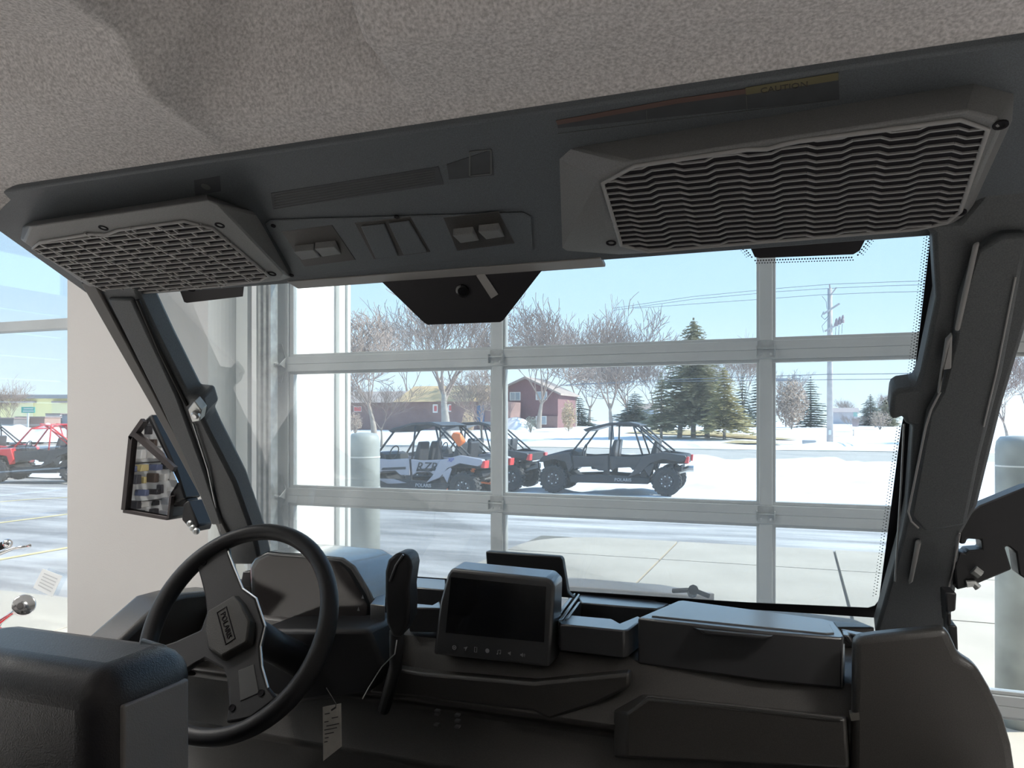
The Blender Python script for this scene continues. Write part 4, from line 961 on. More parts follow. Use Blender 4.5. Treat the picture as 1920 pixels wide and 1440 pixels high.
    # seats, wheel
    for sx_ in ((0.10, -0.95) if seats == 4 else (-0.05,)):
        for y in (-0.3, 0.3):
            so = MB().loft([(x, y - 0.22, z) for x, z in ((sx_ + 0.40, 0.62), (sx_ + 0.42, 0.74), (sx_, 0.74), (sx_ - 0.14, 1.24), (sx_ - 0.20, 1.40), (sx_ - 0.27, 1.38), (sx_ - 0.18, 0.62))],
                           [(x, y + 0.22, z) for x, z in ((sx_ + 0.40, 0.62), (sx_ + 0.42, 0.74), (sx_, 0.74), (sx_ - 0.14, 1.24), (sx_ - 0.20, 1.40), (sx_ - 0.27, 1.38), (sx_ - 0.18, 0.62))])
            so.build('seat', M['utv_black'], t, bevel=0.05, seg=3, local=True)
    MB().tube([V3((0.72, 0.3, 1.12)) + V3((-0.08 * math.sin(a) * 0.6, 0.17 * math.cos(a), 0.15 * math.sin(a))) for a in [2 * math.pi * k / 20 for k in range(20)]], 0.015, 6, closed=True).build('steering_wheel', M['utv_black'], t, local=True)
    MB().loft([(1.0, -0.5, 0.7), (1.0, 0.5, 0.7), (1.0, 0.5, 1.12), (1.0, -0.5, 1.12)], [(0.82, -0.5, 0.75), (0.82, 0.5, 0.75), (0.85, 0.5, 1.06), (0.85, -0.5, 1.06)]).build('dashboard', M['utv_tub'], t, local=True)
    # suspension
    for x in (fx, rx):
        for s_ in (-1, 1):
            dx = 0.16 if x > 0 else 0.30
            MB().tube([(x - dx * 0.5, s_ * 0.42, 0.96), (x - 0.02, s_ * 0.58, 0.46)], 0.034, 8).build('shock', M[shock], t, local=True)
            sp_ = MB()
            for k in range(7):
                q = V3((x - dx * 0.5, s_ * 0.42, 0.96)).lerp(V3((x - 0.02, s_ * 0.58, 0.46)), 0.15 + 0.1 * k)
                sp_.lathe([(0.052, -0.012), (0.06, 0), (0.052, 0.012)], q, (0.3, s_ * 0.3, -1), 10)
            sp_.build('shock_spring', M[shock], t, local=True)
            MB().tube([(x - 0.15, s_ * 0.3, 0.42), (x, s_ * 0.60, 0.36)], 0.025, 6).tube([(x + 0.15, s_ * 0.3, 0.42), (x, s_ * 0.60, 0.36)], 0.025, 6).build('suspension_arm', M[shock], t, local=True)
    MB().tube([(rx + 0.02, 0.1, 0.5), (rx - 0.50, 0.1, 0.66), (rx - 0.62, 0.1, 0.66)], [0.05, 0.08, 0.08], 10).build('exhaust', M['steel'], t, local=True)
    MB().lathe([(0.10, -0.25), (0.16, -0.2), (0.16, 0.2), (0.10, 0.25)], (rx - 0.1, 0, 0.62), (0, 1, 0), 14).build('engine', M['utv_tub'], t, local=True)
    if words:
        for s_ in (1,):
            text('POLARIS', 'maker_lettering', M['lettering'], 0.115, t, ((rx + 1.1), s_ * 0.705, 0.375), (-s_, 0, 0), (0, 0, 1), depth=0.004)
    return t
# seen broadside: noses point to -X, so their left sides face us
pA = gp(905, 17.6)
uA = utv((pA.x - 1.72, pA.y + 0.55, gh(pA.y + 0.55) + 0.03), math.pi + math.radians(-5), 'grey off-road vehicle with orange shocks behind the bollard', panel='utv_grey', accent='utv_grey', shock='utv_orange')
text('RZR', 'side_lettering', M['utv_tub'], 0.31, uA, (-0.44, 0.722, 0.80), (-1, 0, 0), (0, 0, 1), depth=0.006, shear=0.35)
text('XP', 'side_lettering', M['lettering_blue'], 0.13, uA, (-1.12, 0.767, 0.985), (-1, 0, 0), (0, 0, 1), depth=0.004, shear=0.3)
MB().prism([(0.95, 0.70, 0.50), (0.45, 0.70, 0.50), (0.10, 0.70, 0.42), (0.62, 0.70, 0.38)], (0, 0.02, 0)).build('rocker_panel', M['utv_grey'], uA, local=True)
MB().hull([(-1.10, 0.40, 1.52), (-1.36, 0.42, 1.40), (-1.10, 0.72, 1.54), (-1.38, 0.70, 1.44), (-1.16, 0.45, 1.64), (-1.34, 0.66, 1.60), (-1.14, 0.70, 1.62), (-1.26, 0.62, 1.26)]).build('rear_lamp_bar', M['utv_orange'], uA, local=True, bevel=0.03)
MB().prism([(-0.80, 0.70, 0.26), (-1.05, 0.70, 0.26), (-1.02, 0.70, 0.34), (-0.98, 0.70, 0.30)], (0, 0.02, 0)).build('skid_trim', M['utv_orange'], uA, local=True)
pB = gp(978, 20.8)
uB = utv((pB.x - 1.70, pB.y + 0.55, gh(pB.y + 0.55) + 0.05), math.pi, 'black off-road vehicle mostly hidden behind the grey one', panel='utv_black')
pC = gp(1145, 20.1)
uC = utv((pC.x, pC.y + 0.35, gh(pC.y + 0.35) + 0.05), math.pi + math.radians(3), 'black four-seat off-road vehicle with flat roof standing alone on the snow', panel='utv_black')
pD = gp(108, 24.5)
uD = utv((pD.x, pD.y, gh(pD.y) + 0.03), math.radians(208), 'red-caged off-road vehicle next to the wall edge', seats=2, panel='utv_black', cage='utv_red', accent='utv_red', words=False, roof=False, group='off-road vehicles in the parking lot')
pE = gp(-22, 26.5)
uE = utv((pE.x, pE.y, gh(pE.y) + 0.03), math.radians(200), 'dark off-road vehicle with red side cut by the picture edge', seats=2, panel='utv_red', cage='utv_black', accent='utv_black', words=False, roof=True, group='off-road vehicles in the parking lot')

# ---- trees
M['bark'] = mat('pale_bark', (0.36, 0.31, 0.27), 0.9, noise=(3, 0.2))
M['bark_light'] = mat('grey_bark', (0.36, 0.33, 0.30), 0.9, noise=(3, 0.15))
M['twig'] = mat('twigs', (0.33, 0.26, 0.225), 0.9)
def grow(seed, H, spread=1.0, lean=0.0, trunk_h=0.22, fork=4, thick=0.019, levels=6):
    rnd = random.Random(seed); tr_, br = MB(), MB()
    def limb(p, d, L, r, lv):
        n = 4 if lv < 2 else (3 if lv < 4 else 2)
        pts, rs = [p.copy()], [r]
        q = p.copy(); dd = d.copy()
        for k in range(n):
            dd = (dd + V3((rnd.uniform(-1, 1), rnd.uniform(-1, 1), rnd.uniform(-0.25, 0.8))) * (0.10 + 0.035 * lv)).normalized()
            q = q + dd * L / n; pts.append(q.copy()); rs.append(max(0.016, r * (1 - 0.62 * (k + 1) / n)))
        (tr_ if lv == 0 else br).tube(pts, rs, 7 if lv == 0 else (5 if lv == 1 else 3), cap=False)
        if lv >= levels: return
        m = fork if lv == 0 else (rnd.choice((3, 4)) if lv < 3 else (3 if lv < 5 else 2))
        for k in range(m):
            f = rnd.uniform(0.25, 1.0) if k else 1.0
            if lv == 0: f = rnd.uniform(0.80, 1.0)
            i = min(n - 1, int(f * n)); b = pts[i].lerp(pts[i + 1], f * n - i) if f < 1 else pts[-1]
            az = 2 * math.pi * (k + rnd.random() * 0.7) / m
            tilt = rnd.uniform(0.35, 0.75) * spread * (1.0 if lv else 0.85)
            side = V3((math.cos(az), math.sin(az), 0)); side = (side - dd * side.dot(dd)).normalized()
            nd = (dd * math.cos(tilt) + side * math.sin(tilt) + V3((0, 0, 0.12))).normalized()
            limb(b, nd, L * rnd.uniform(0.62, 0.86) * (1.35 if lv == 0 else 1), max(0.020, rs[-1] * rnd.uniform(0.7, 0.95) if lv == 0 else r * rnd.uniform(0.4, 0.55)), lv + 1)
    limb(V3((0, 0, 0)), V3((lean, 0, 1)).normalized(), H * trunk_h, H * thick, 0)
    return tr_, br
TREE = {}
def tree(px, t, top, kind, lab, width=1.0, base=None, rz=0.0, bark='bark', group='bare trees across the road'):
    p = gp(px, t); z0 = lawnz(p.x, p.y) - 0.06 if p.y > 53 else gh(p.y) - 0.03
    key = kind
    if key not in TREE:
        a, b = grow(11 + kind * 7, 10.0, *([(1.0, 0.0, 0.24, 4), (0.8, 0.05, 0.30, 4), (1.15, -0.05, 0.18, 5), (0.7, 0.0, 0.34, 3), (0.95, 0.0, 0.40, 5, 0.040)][kind]))
        zs = max(v.z for v in b.v)
        ta, tb = a.build('trunk', M[bark], None, local=True, smooth=True, recalc=False), b.build('branches', M['twig'], None, local=True, recalc=False)
        TREE[key] = (ta.data, tb.data, zs)
        bpy.data.objects.remove(ta); bpy.data.objects.remove(tb)
    ma, mb_, zs = TREE[key]
    H = hgt(top, t) - z0; s_ = H / zs
    r = thing('bare_tree', (p.x, p.y, z0), lab, 'tree', group, rz); r.scale = (s_ * width, s_ * width, s_)
    for n_, me in (('trunk', ma), ('branches', mb_)):
        o = bpy.data.objects.new(n_, me); C.objects.link(o); o.parent = r
    return r
tree(1146, 72, 548, 0, 'large spreading bare tree above the lone black vehicle', 1.05, 800, 0.4)
tree(838, 66, 470, 4, 'tall bare tree with a thick pale trunk above the grey vehicle', 1.15, 806, 1.0, bark='bark_light')
tree(702, 92, 560, 2, 'wide bare tree behind the low house at the white pier', 1.0, 795, 2.0)
tree(770, 126, 545, 3, 'narrow bare tree behind the tan roof', 1.2, 790, 0.3)
tree(1010, 105, 556, 2, 'bare tree rising behind the dark red house', 0.95, 795, 3.3)
tree(930, 120, 566, 0, 'bare tree behind the door mullion left of the red house', 1.0, 795, 5.0)
tree(1078, 118, 560, 3, 'bare tree standing just right of the red house', 1.1, 795, 4.0)
tree(716, 56, 690, 3, 'small pale ornamental tree in front of the low house', 1.5, 800, 1.2, bark='bark_light')
tree(905, 58, 676, 2, 'small pale bare tree by the blue door of the low house', 1.0, 803, 2.2, bark='bark_light')
tree(1230, 130, 622, 1, 'distant brownish bare tree left of the tall pine', 1.3, 792, 0.7)
tree(1395, 125, 612, 0, 'distant bare tree right of the tall pine', 0.8, 792, 1.7)
tree(1474, 120, 672, 3, 'bare treetop above the round brown shrub', 1.1, 790, 0.2)
tree(1583, 170, 742, 0, 'tiny distant bare tree right of the utility pole', 1.0, 790, 2.9)
tree(1890, 60, 640, 2, 'bare tree behind the passenger side bollard', 0.8, 800, 0.9)
tree(1925, 66, 600, 1, 'bare tree at the picture edge beyond the passenger pillar', 0.9, 800, 2.4)
tree(14, 62, 702, 0, 'small bare tree in front of the yellow building', 0.9, 790, 0.5)
tree(1600, 75, 770, 3, 'low bare sapling right of the utility pole', 1.3, 806, 1.0)

tree(1185, 140, 640, 2, 'far bare tree between the forked tree and the pines', 1.2, 792, 1.1)
tree(1345, 135, 640, 1, 'far bare tree behind the yellowish pine', 1.3, 792, 2.6)
tree(1105, 150, 650, 0, 'far hazy bare tree behind the forked tree trunk', 1.3, 792, 3.6)
tree(655, 120, 600, 1, 'far bare tree hugging the white pier edge', 1.2, 792, 3.9)
tree(1655, 150, 735, 2, 'far bare tree by the passenger side pillar', 1.1, 792, 4.4)
M['needle'] = mat('pine_needles', (0.36, 0.345, 0.23), 0.9, noise=(1.5, 0.35))
M['needle_dark'] = mat('dark_needles', (0.21, 0.24, 0.20), 0.9, noise=(1.5, 0.35))
M['needle_sunlit'] = mat('sunlit_needles', (0.46, 0.41, 0.21), 0.9, noise=(1.5, 0.3))  # yellow puts sunlight on the pine's right side into the colour
def conifer(px, t, top, base, w, lab, m, skirt=0.12, seed=1, stems=1, dens=1.0, droop=0.25):
    p = gp(px, t); z0 = lawnz(p.x, p.y) - 0.06; H = hgt(top, t) - z0; wd = w * t / F / 2
    rnd = random.Random(seed); r = thing('conifer', (p.x, p.y, z0), lab, 'tree', 'conifers across the road')
    for k in range(stems):
        dx = (k - (stems - 1) / 2) * wd * 0.28
        MB().tube([(dx, 0, 0), (dx * 0.6, 0, H * 0.5), (0, 0, H * 0.98)], [H * 0.022, H * 0.015, 0.02], 7).build('trunk', M['bark'], r, local=True, smooth=True)
    b = MB(); nw = int(22 * dens)
    for i in range(nw):
        f = skirt + (1 - skirt) * i / (nw - 1); z = H * f
        R_ = wd * (1 - (f - skirt) / (1 - skirt)) ** 0.72 * (0.7 + 0.55 * rnd.random()) + 0.12
        nb = int(7 + 5 * (1 - f))
        for k in range(nb):
            az = 2 * math.pi * (k + rnd.random()) / nb; Rk = R_ * rnd.uniform(0.7, 1.12)
            d = V3((math.cos(az), math.sin(az), 0)); sd = V3((-d.y, d.x, 0)); ns = max(3, int(7 * dens))
            for q in range(ns):
                f0 = (q + 0.3) / ns; c = d * Rk * f0 + V3((0, 0, z - droop * Rk * f0 ** 1.4 + rnd.uniform(-0.05, 0.05) * H * 0.2))
                ln = Rk / ns * 1.6; hw = Rk * 0.20 * (1.15 - 0.7 * f0) + 0.06
                for sg in (-1, 1):
                    tip = c + d * ln * 0.9 + sd * sg * hw + V3((0, 0, rnd.uniform(-0.25, 0.05) * hw))
                    b.add([c - d * ln * 0.2, c + d * ln * 0.7 + V3((0, 0, 0.02)), tip, c + sd * sg * hw * 0.5 + V3((0, 0, -hw * 0.3))], [[0, 1, 2, 3]])
    b.build('boughs', M[m], r, local=True, recalc=False)
    return r
conifer(1300, 74, 598, 814, 185, 'tall olive pine with three trunks on the snow lawn', 'needle', 0.16, 3, 3, 1.5, 0.3)
conifer(1358, 70, 690, 806, 100, 'pine coloured sunlit yellow right of the tall olive pine', 'needle_sunlit', 0.2, 5, 1, 1.0, 0.3)
conifer(1240, 72, 700, 812, 60, 'slim pine left of the tall olive pine', 'needle', 0.2, 6, 1, 0.8, 0.3)
conifer(1520, 108, 708, 790, 66, 'dark bushy conifer left of the utility pole', 'needle_dark', 0.05, 8, 1, 1.0, 0.1)
conifer(1632, 130, 740, 790, 60, 'dark spruce near the passenger side pillar', 'needle_dark', 0.0, 9, 1, 1.0, 0.3)
conifer(1660, 125, 748, 792, 60, 'pale spruce partly behind the passenger side pillar', 'needle', 0.0, 19, 1, 1.0, 0.3)
conifer(1392, 118, 704, 792, 50, 'dark conifer behind the mullion right of the yellowish pine', 'needle_dark', 0.05, 10, 1, 0.9, 0.2)
conifer(1420, 125, 700, 790, 60, 'dark conifer hidden behind the right mullion', 'needle_dark', 0.05, 14, 1, 0.9, 0.2)
conifer(1085, 130, 740, 792, 60, 'dark conifer far behind the forked bare tree', 'needle_dark', 0.05, 11, 1, 0.8, 0.2)
conifer(1190, 128, 735, 792, 90, 'broad dark conifer right of the forked bare tree', 'needle_dark', 0.05, 12, 1, 0.9, 0.2)

def shrub(px, t, top, base, w, lab, m, seed=2, n=900):
    p = gp(px, t); z0 = lawnz(p.x, p.y) - 0.06; H = hgt(top, t) - z0; wd = w * t / F / 2
    rnd = random.Random(seed); r = thing('shrub', (p.x, p.y, z0), lab, 'shrub', 'shrubs across the road'); st, lf = MB(), MB()
    for k in range(9):
        a = rnd.uniform(0, 6.28); e = V3((math.cos(a) * wd * 0.6, math.sin(a) * wd * 0.6, H * rnd.uniform(0.6, 0.95)))
        st.tube([(0, 0, 0), e * 0.4, e], [0.05, 0.035, 0.012], 4)
    for k in range(n):
        a, c, q = rnd.uniform(0, 6.28), rnd.uniform(-1, 1), rnd.random() ** 0.4
        s_ = math.sqrt(1 - c * c); c0 = V3((math.cos(a) * s_ * wd * q, math.sin(a) * s_ * wd * q, H * (0.52 + 0.48 * c * q)))
        d = V3((rnd.uniform(-1, 1), rnd.uniform(-1, 1), rnd.uniform(0.1, 1.0))).normalized() * H * 0.10; sd = d.orthogonal().normalized() * H * 0.014
        lf.add([c0 - sd, c0 + sd, c0 + d], [[0, 1, 2]])
    st.build('stems', M['bark'], r, local=True); lf.build('foliage', M[m], r, local=True, recalc=False)
M['brown_leaf'] = mat('brown_leaves', (0.42, 0.33, 0.27), 0.9, noise=(2, 0.25)); M['tan_leaf'] = mat('tan_leaves', (0.55, 0.42, 0.28), 0.9, noise=(2, 0.2))
shrub(1484, 96, 712, 798, 60, 'round brown leafy shrub beside the right mullion', 'brown_leaf', 4, 1600)
shrub(1066, 92, 752, 800, 26, 'tan upright shrub at the corner of the red house', 'tan_leaf', 5, 700)
shrub(995, 90, 780, 797, 26, 'dark low bush under the red house window', 'needle_dark', 6, 500)
shrub(878, 86, 770, 802, 24, 'straw coloured shrub by the blue door', 'tan_leaf', 7, 500)
shrub(666, 90, 772, 803, 28, 'low brown bush at the white pier', 'brown_leaf', 8, 500)
shrub(1650, 92, 770, 800, 40, 'grey brush beside the passenger side pillar', 'brown_leaf', 9, 800)

# ---- houses
M['brick'] = mat('brick_red', (0.28, 0.185, 0.175), 0.9, noise=(0.8, 0.12, 5)); M['siding'] = mat('dark_red_siding', (0.23, 0.125, 0.135), 0.85, noise=(0.5, 0.08, 5))
M['shingle'] = mat('brown_shingles', (0.40, 0.34, 0.31), 0.9, noise=(0.7, 0.1, 6)); M['shingle_tan'] = mat('tan_shingles', (0.62, 0.44, 0.24), 0.9, noise=(0.7, 0.12, 6))
M['house_glass'] = mat('house_window_glass', (0.35, 0.42, 0.47), 0.08, spec=0.8); M['house_trim'] = mat('house_trim', (0.78, 0.77, 0.74), 0.6)
M['door_blue'] = mat('door_blue', (0.12, 0.20, 0.36), 0.5); M['sign_red'] = mat('shutter_red', (0.62, 0.16, 0.16), 0.6)
def facade_pt(px, py, Y): return at(px, py, Y=Y)
def quad_box(px0, py0, px1, py1, Y, th):
    a, b = at(px0, py1, Y=Y), at(px1, py0, Y=Y)
    return MB().box(a.x, b.x, Y - th, Y, min(a.z, b.z), max(a.z, b.z))
def window(par, px0, py0, px1, py1, Y):
    f = quad_box(px0, py0, px1, py1, Y, 0.12).build('window', M['house_trim'], par)
    ix = (px1 - px0) * 0.08; iy = (py1 - py0) * 0.08; mid = (px0 + px1) / 2
    quad_box(px0 + ix, py0 + iy, mid - ix * 0.4, py1 - iy, Y - 0.10, 0.05).build('pane', M['house_glass'], f)
    quad_box(mid + ix * 0.4, py0 + iy, px1 - ix, py1 - iy, Y - 0.10, 0.05).build('pane', M['house_glass'], f)
Yh = 92.0
h1 = thing('house', at(770, 800, Y=Yh + 5), 'long low brick house with brown and tan roof', 'house')
a, b = at(600, 802, Y=Yh), at(884, 752, Y=Yh); zb, zt = a.z - 1.0, b.z
MB().box(a.x, b.x, Yh, Yh + 10, zb, zt).build('wall', M['brick'], h1)
m1, mid = at(884, 726, Y=Yh + 5), at(744, 752, Y=Yh)
zr = m1.z
MB().loft([(a.x, Yh - 0.8, zt - 0.1), (a.x, Yh + 5, zr - 0.4), (a.x, Yh + 10.8, zt - 0.1)], [(mid.x, Yh - 0.8, zt - 0.1), (mid.x, Yh + 5, zr - 0.4), (mid.x, Yh + 10.8, zt - 0.1)]).build('roof', M['shingle'], h1)
MB().loft([(mid.x + 0.02, Yh - 1.0, zt - 0.05), (mid.x + 0.02, Yh + 5, zr + 0.25), (mid.x + 0.02, Yh + 10.8, zt)], [(b.x + 0.3, Yh - 1.0, zt - 0.05), (b.x + 0.3, Yh + 5, zr + 0.25), (b.x + 0.3, Yh + 10.8, zt)]).build('roof', M['shingle_tan'], h1)
for q in ((812, 758, 821, 774), (840, 758, 846, 772), (664, 762, 678, 772)):
    quad_box(*q, Yh, 0.1).build('window', M['house_trim'], h1)
quad_box(814, 761, 819, 771, Yh - 0.1, 0.03).build('shutter', M['sign_red'], h1); quad_box(664, 763, 677, 771, Yh - 0.1, 0.03).build('shutter', M['sign_red'], h1); quad_box(842, 760, 846, 770, Yh - 0.1, 0.03).build('shutter', M['sign_red'], h1)
quad_box(893, 760, 908, 796, Yh + 2, 0.2).build('door', M['door_blue'], h1)
MB().box(b.x, b.x + 3.2, Yh + 2, Yh + 10, zb, zt).build('porch_wall', M['brick'], h1)
Yq = 104.0
h2 = thing('house', at(1000, 800, Y=Yq + 4), 'two-storey dark red house with a front gable', 'house')
a, b = at(930, 802, Y=Yq), at(1046, 740, Y=Yq); pk = at(986, 708, Y=Yq); zl = at(1000, 732, Y=Yq).z
MB().prism([(a.x, Yq, a.z - 1), (b.x, Yq, a.z - 1), (b.x, Yq, zl - 0.3), (pk.x, Yq, pk.z - 0.2), (a.x, Yq, zl)], (0, 9, 0)).build('wall', M['siding'], h2)
quad_box(1010, 780, 1046, 804, Yq - 0.05, 0.15).build('brick_base', M['brick'], h2)
rf = MB().prism([(pk.x, Yq - 0.6, pk.z + 0.15), (b.x + 0.6, Yq - 0.6, zl - 0.5), (b.x + 0.6, Yq - 0.6, zl - 0.75), (pk.x, Yq - 0.6, pk.z - 0.15)], (0, 10, 0))
rf.prism([(pk.x, Yq - 0.6, pk.z + 0.15), (a.x - 0.6, Yq - 0.6, zl - 0.2), (a.x - 0.6, Yq - 0.6, zl - 0.45), (pk.x, Yq - 0.6, pk.z - 0.15)], (0, 10, 0)).build('roof', M['shingle'], h2)
for q in ((956, 735, 976, 751), (1005, 734, 1026, 750), (1005, 780, 1025, 796)): window(h2, *q, Yq - (0.2 if q[1] > 760 else 0.0))
# snow heap in front of the red house, far low buildings
pz = at(968, 797, Y=98)
hp_ = MB().grid(16, 10, lambda u, v: (pz.x - 2.6 + 5.2 * u, 95 + 5 * v, pz.z - 0.6 + 1.7 * math.sin(math.pi * u) ** 0.7 * math.sin(math.pi * v) ** 0.7 + 0.2 * mn.noise((u * 5, v * 5, 1))))
tag(hp_.build('snow_heap', M['snow'], smooth=True), 'ploughed snow heap in front of the dark red house', 'snow heap')
Yf = 170.0
h3 = thing('house', at(1590, 790, Y=Yf + 4), 'low pale building far beyond the utility pole', 'house')
quad_box(1562, 772, 1608, 800, Yf, 0.1).build('wall', mat('far_wall', (0.62, 0.58, 0.60), 0.9), h3)
a, b = at(1558, 773, Y=Yf), at(1612, 764, Y=Yf)
MB().loft([(a.x, Yf - 1, a.z), (a.x, Yf + 4, b.z), (a.x, Yf + 9, a.z)], [(b.x, Yf - 1, a.z), (b.x, Yf + 4, b.z), (b.x, Yf + 9, a.z)]).build('roof', mat('far_roof', (0.42, 0.36, 0.35), 0.9), h3)
quad_box(1600, 773, 1607, 781, Yf - 0.2, 0.05).build('window', mat('teal_panel', (0.35, 0.6, 0.56), 0.5), h3)
Yf2 = 150.0
h4 = thing('house', at(1215, 790, Y=Yf2), 'small pale blue house far behind the pines', 'house')
quad_box(1190, 768, 1236, 800, Yf2, 6).build('wall', mat('blue_siding', (0.45, 0.52, 0.60), 0.8), h4)
a, b = at(1188, 768, Y=Yf2 - 6), at(1238, 756, Y=Yf2 - 6)
MB().loft([(a.x, Yf2 - 6.5, a.z), (a.x, Yf2 - 3, b.z), (a.x, Yf2 + 0.5, a.z)], [(b.x, Yf2 - 6.5, a.z), (b.x, Yf2 - 3, b.z), (b.x, Yf2 + 0.5, a.z)]).build('roof', M['shingle'], h4)

# ---- dry grass showing through the snow
def patch(pts, t, lab):
    P_ = [gp(x, t_) for x, t_ in pts]; c = sum(P_, V3()) / len(P_)
    ring = [V3((q.x, q.y, lawnz(q.x, q.y) + 0.10)) for q in P_]; cc = V3((c.x, c.y, lawnz(c.x, c.y) + 0.16))
    tag(MB().add([cc] + ring, [[0, i + 1, (i + 1) % len(ring) + 1] for i in range(len(ring))]).build('dry_grass', M['dry_grass']), lab, 'grass', kind='stuff')
patch([(1170, 86), (1240, 80), (1330, 76), (1420, 68), (1500, 66), (1420, 76), (1330, 88), (1240, 98)], 0, 'bare patch of dry yellow grass around the pines')
patch([(1350, 60), (1420, 60), (1470, 58), (1440, 63), (1380, 66)], 0, 'smaller strip of dry grass near the road')

# ---- utility pole with wires
M['pole_wood'] = mat('weathered_pole', (0.52, 0.48, 0.47), 0.9, noise=(2, 0.12)); M['wire'] = mat('wire', (0.20, 0.22, 0.26), 0.6); M['insul'] = mat('insulator', (0.38, 0.30, 0.31), 0.5)
TP = 60.0; pp = gp(1556, TP); zb_ = hgt(834, TP); zt_ = hgt(541, TP)
up = thing('utility_pole', (pp.x, pp.y, zb_), 'tall weathered utility pole beside the road', 'utility pole')
MB().tube([(pp.x, pp.y, zb_ - 0.3), (pp.x, pp.y, zt_)], [0.24, 0.17], 14).build('pole', M['pole_wood'], up, smooth=True)
pix = TP / F
def ppt(px, py): return at(px, py, t=TP) + V3((0, -0.25, 0))
MB().bar(ppt(1543, 590), ppt(1574, 570), 0.14, (0, 1, 0), 0.12).build('cross_arm', M['pole_wood'], up)
MB().bar(ppt(1546, 622), ppt(1580, 604), 0.14, (0, 1, 0), 0.12).build('cross_arm', M['pole_wood'], up)
MB().bar(ppt(1556, 556), ppt(1568, 540), 0.10, (0, 1, 0), 0.12).build('cross_arm', M['pole_wood'], up)
MB().tube([ppt(1556, 542), ppt(1555, 534)], 0.05, 8).build('insulator', M['insul'], up)
for x, y in ((1567, 612), (1573, 609), (1579, 606)):
    MB().lathe([(0.16, 0), (0.13, 0.25), (0.10, 0.3), (0.10, 0.45), (0.05, 0.6)], ppt(x, y), (0.1, 0, 1), 10).build('cutout', M['insul'], up)
    MB().tube([ppt(x, y + 2), ppt(x - 1, y + 20)], 0.02, 5).build('drop_wire', M['wire'], up)
MB().tube([ppt(x, y) for x, y in ((1544, 585), (1540, 594), (1546, 600), (1554, 592))], 0.03, 5).tube([ppt(x, y) for x, y in ((1553, 598), (1541, 612), (1544, 624))], 0.02, 5).tube([ppt(x, y) for x, y in ((1541, 556), (1549, 566), (1550, 580))], 0.02, 5).build('jumper_wire', M['wire'], up)
MB().box(pp.x - 0.1, pp.x + 0.1, pp.y - 0.27, pp.y - 0.24, hgt(815, TP), hgt(806, TP)).build('pole_plate', M['rim_snow'], up)
def wire(pts, lab, t=60.0, r=0.022):
    tag(MB().tube([at(x, y, t=tt) for x, y, tt in pts], r, 4).build('power_line', M['wire']), lab, 'wire', 'power lines on the utility pole')
wire([(1150, 578, 78), (1300, 556, 70), (1456, 541, 63), (1555, 533, 59.8), (1660, 529, 54), (1760, 526, 49), (1950, 524, 42)], 'topmost thin power line at the pole top')
wire([(1150, 582, 78), (1300, 561, 70), (1456, 547, 63), (1567, 540, 59.8), (1660, 536, 54), (1760, 533, 49), (1950, 531, 42)], 'second power line just under the topmost one')
wire([(1190, 578, 76), (1300, 570, 70), (1456, 559, 63), (1535, 553, 60), (1660, 548, 54), (1760, 546, 49), (1950, 545, 42)], 'third power line below the pole top')
wire([(1050, 722, 84), (1250, 712, 72), (1456, 705, 63), (1549, 702, 60), (1660, 701, 54), (1760, 699, 49)], 'upper of the two low cables at mid pole', r=0.035)
wire([(1050, 722, 84), (1250, 715, 72), (1456, 713, 63), (1549, 712, 60), (1660, 711, 54), (1760, 709, 49)], 'lower of the two low cables at mid pole', r=0.03)
MB().tube([at(x, y, t=62) for x, y in ((1484, 708), (1494, 703), (1505, 706), (1500, 710), (1488, 710))], 0.03, 5, closed=True).build('cable_loop', M['wire'], up)
MB().tube([at(x, y, t=62) for x, y in ((1440, 712), (1475, 712))], 0.12, 8).build('splice_case', M['wire'], up)

tag(quad_box(1504, 825, 1530, 834, 57, 1.2).build('utility_box', mat('box_grey', (0.42, 0.42, 0.42), 0.7), bevel=0.05), 'low grey utility box on the snow beside the pole', 'utility box')
bn = thing('trash_bin', at(1604, 798, t=85), 'grey trash bin across the road right of the pole', 'bin')
q_ = at(1604, 798, t=85)
MB().loft([(q_.x - 0.3, q_.y - 0.3, q_.z - 0.1), (q_.x + 0.3, q_.y - 0.3, q_.z - 0.1), (q_.x + 0.3, q_.y + 0.3, q_.z - 0.1), (q_.x - 0.3, q_.y + 0.3, q_.z - 0.1)],
          [(q_.x - 0.38, q_.y - 0.38, q_.z + 0.65), (q_.x + 0.38, q_.y - 0.38, q_.z + 0.65), (q_.x + 0.38, q_.y + 0.38, q_.z + 0.65), (q_.x - 0.38, q_.y + 0.38, q_.z + 0.65)]).build('body', M['insul'], bn)
MB().box(q_.x - 0.42, q_.x + 0.42, q_.y - 0.42, q_.y + 0.42, q_.z + 0.65, q_.z + 0.75).build('lid', M['insul'], bn)

# ---- across the parking lot: yellow building, sign, trailers
M['yellow_wall'] = mat('yellow_siding', (0.95, 0.86, 0.46), 0.8, noise=(0.3, 0.05)); M['yellow_door'] = mat('yellow_door', (0.90, 0.84, 0.52), 0.7)
def lp(px, py, t): return at(px, py, t=t)
TB = 88.0
dirx = V3((CS, SN, 0)); diry = V3((-SN, CS, 0))
yb = thing('warehouse', lp(60, 800, TB), 'long yellow metal building beyond the parking lot', 'building')
def cbox(px0, py0, px1, py1, t, th, name, m, par, bevel=0):
    """upright box facing the lot, th deep"""
    a, b = at(px0, py1, t=t), at(px1, py0, t=t)
    c = V3(((a.x + b.x) / 2, (a.y + b.y) / 2, (a.z + b.z) / 2)) + diry * th / 2
    w2 = (px1 - px0) * t / F / 2
    return MB().obox(c, dirx * w2, diry * th / 2, (0, 0, (b.z - a.z) / 2)).build(name, m, par, bevel=bevel)
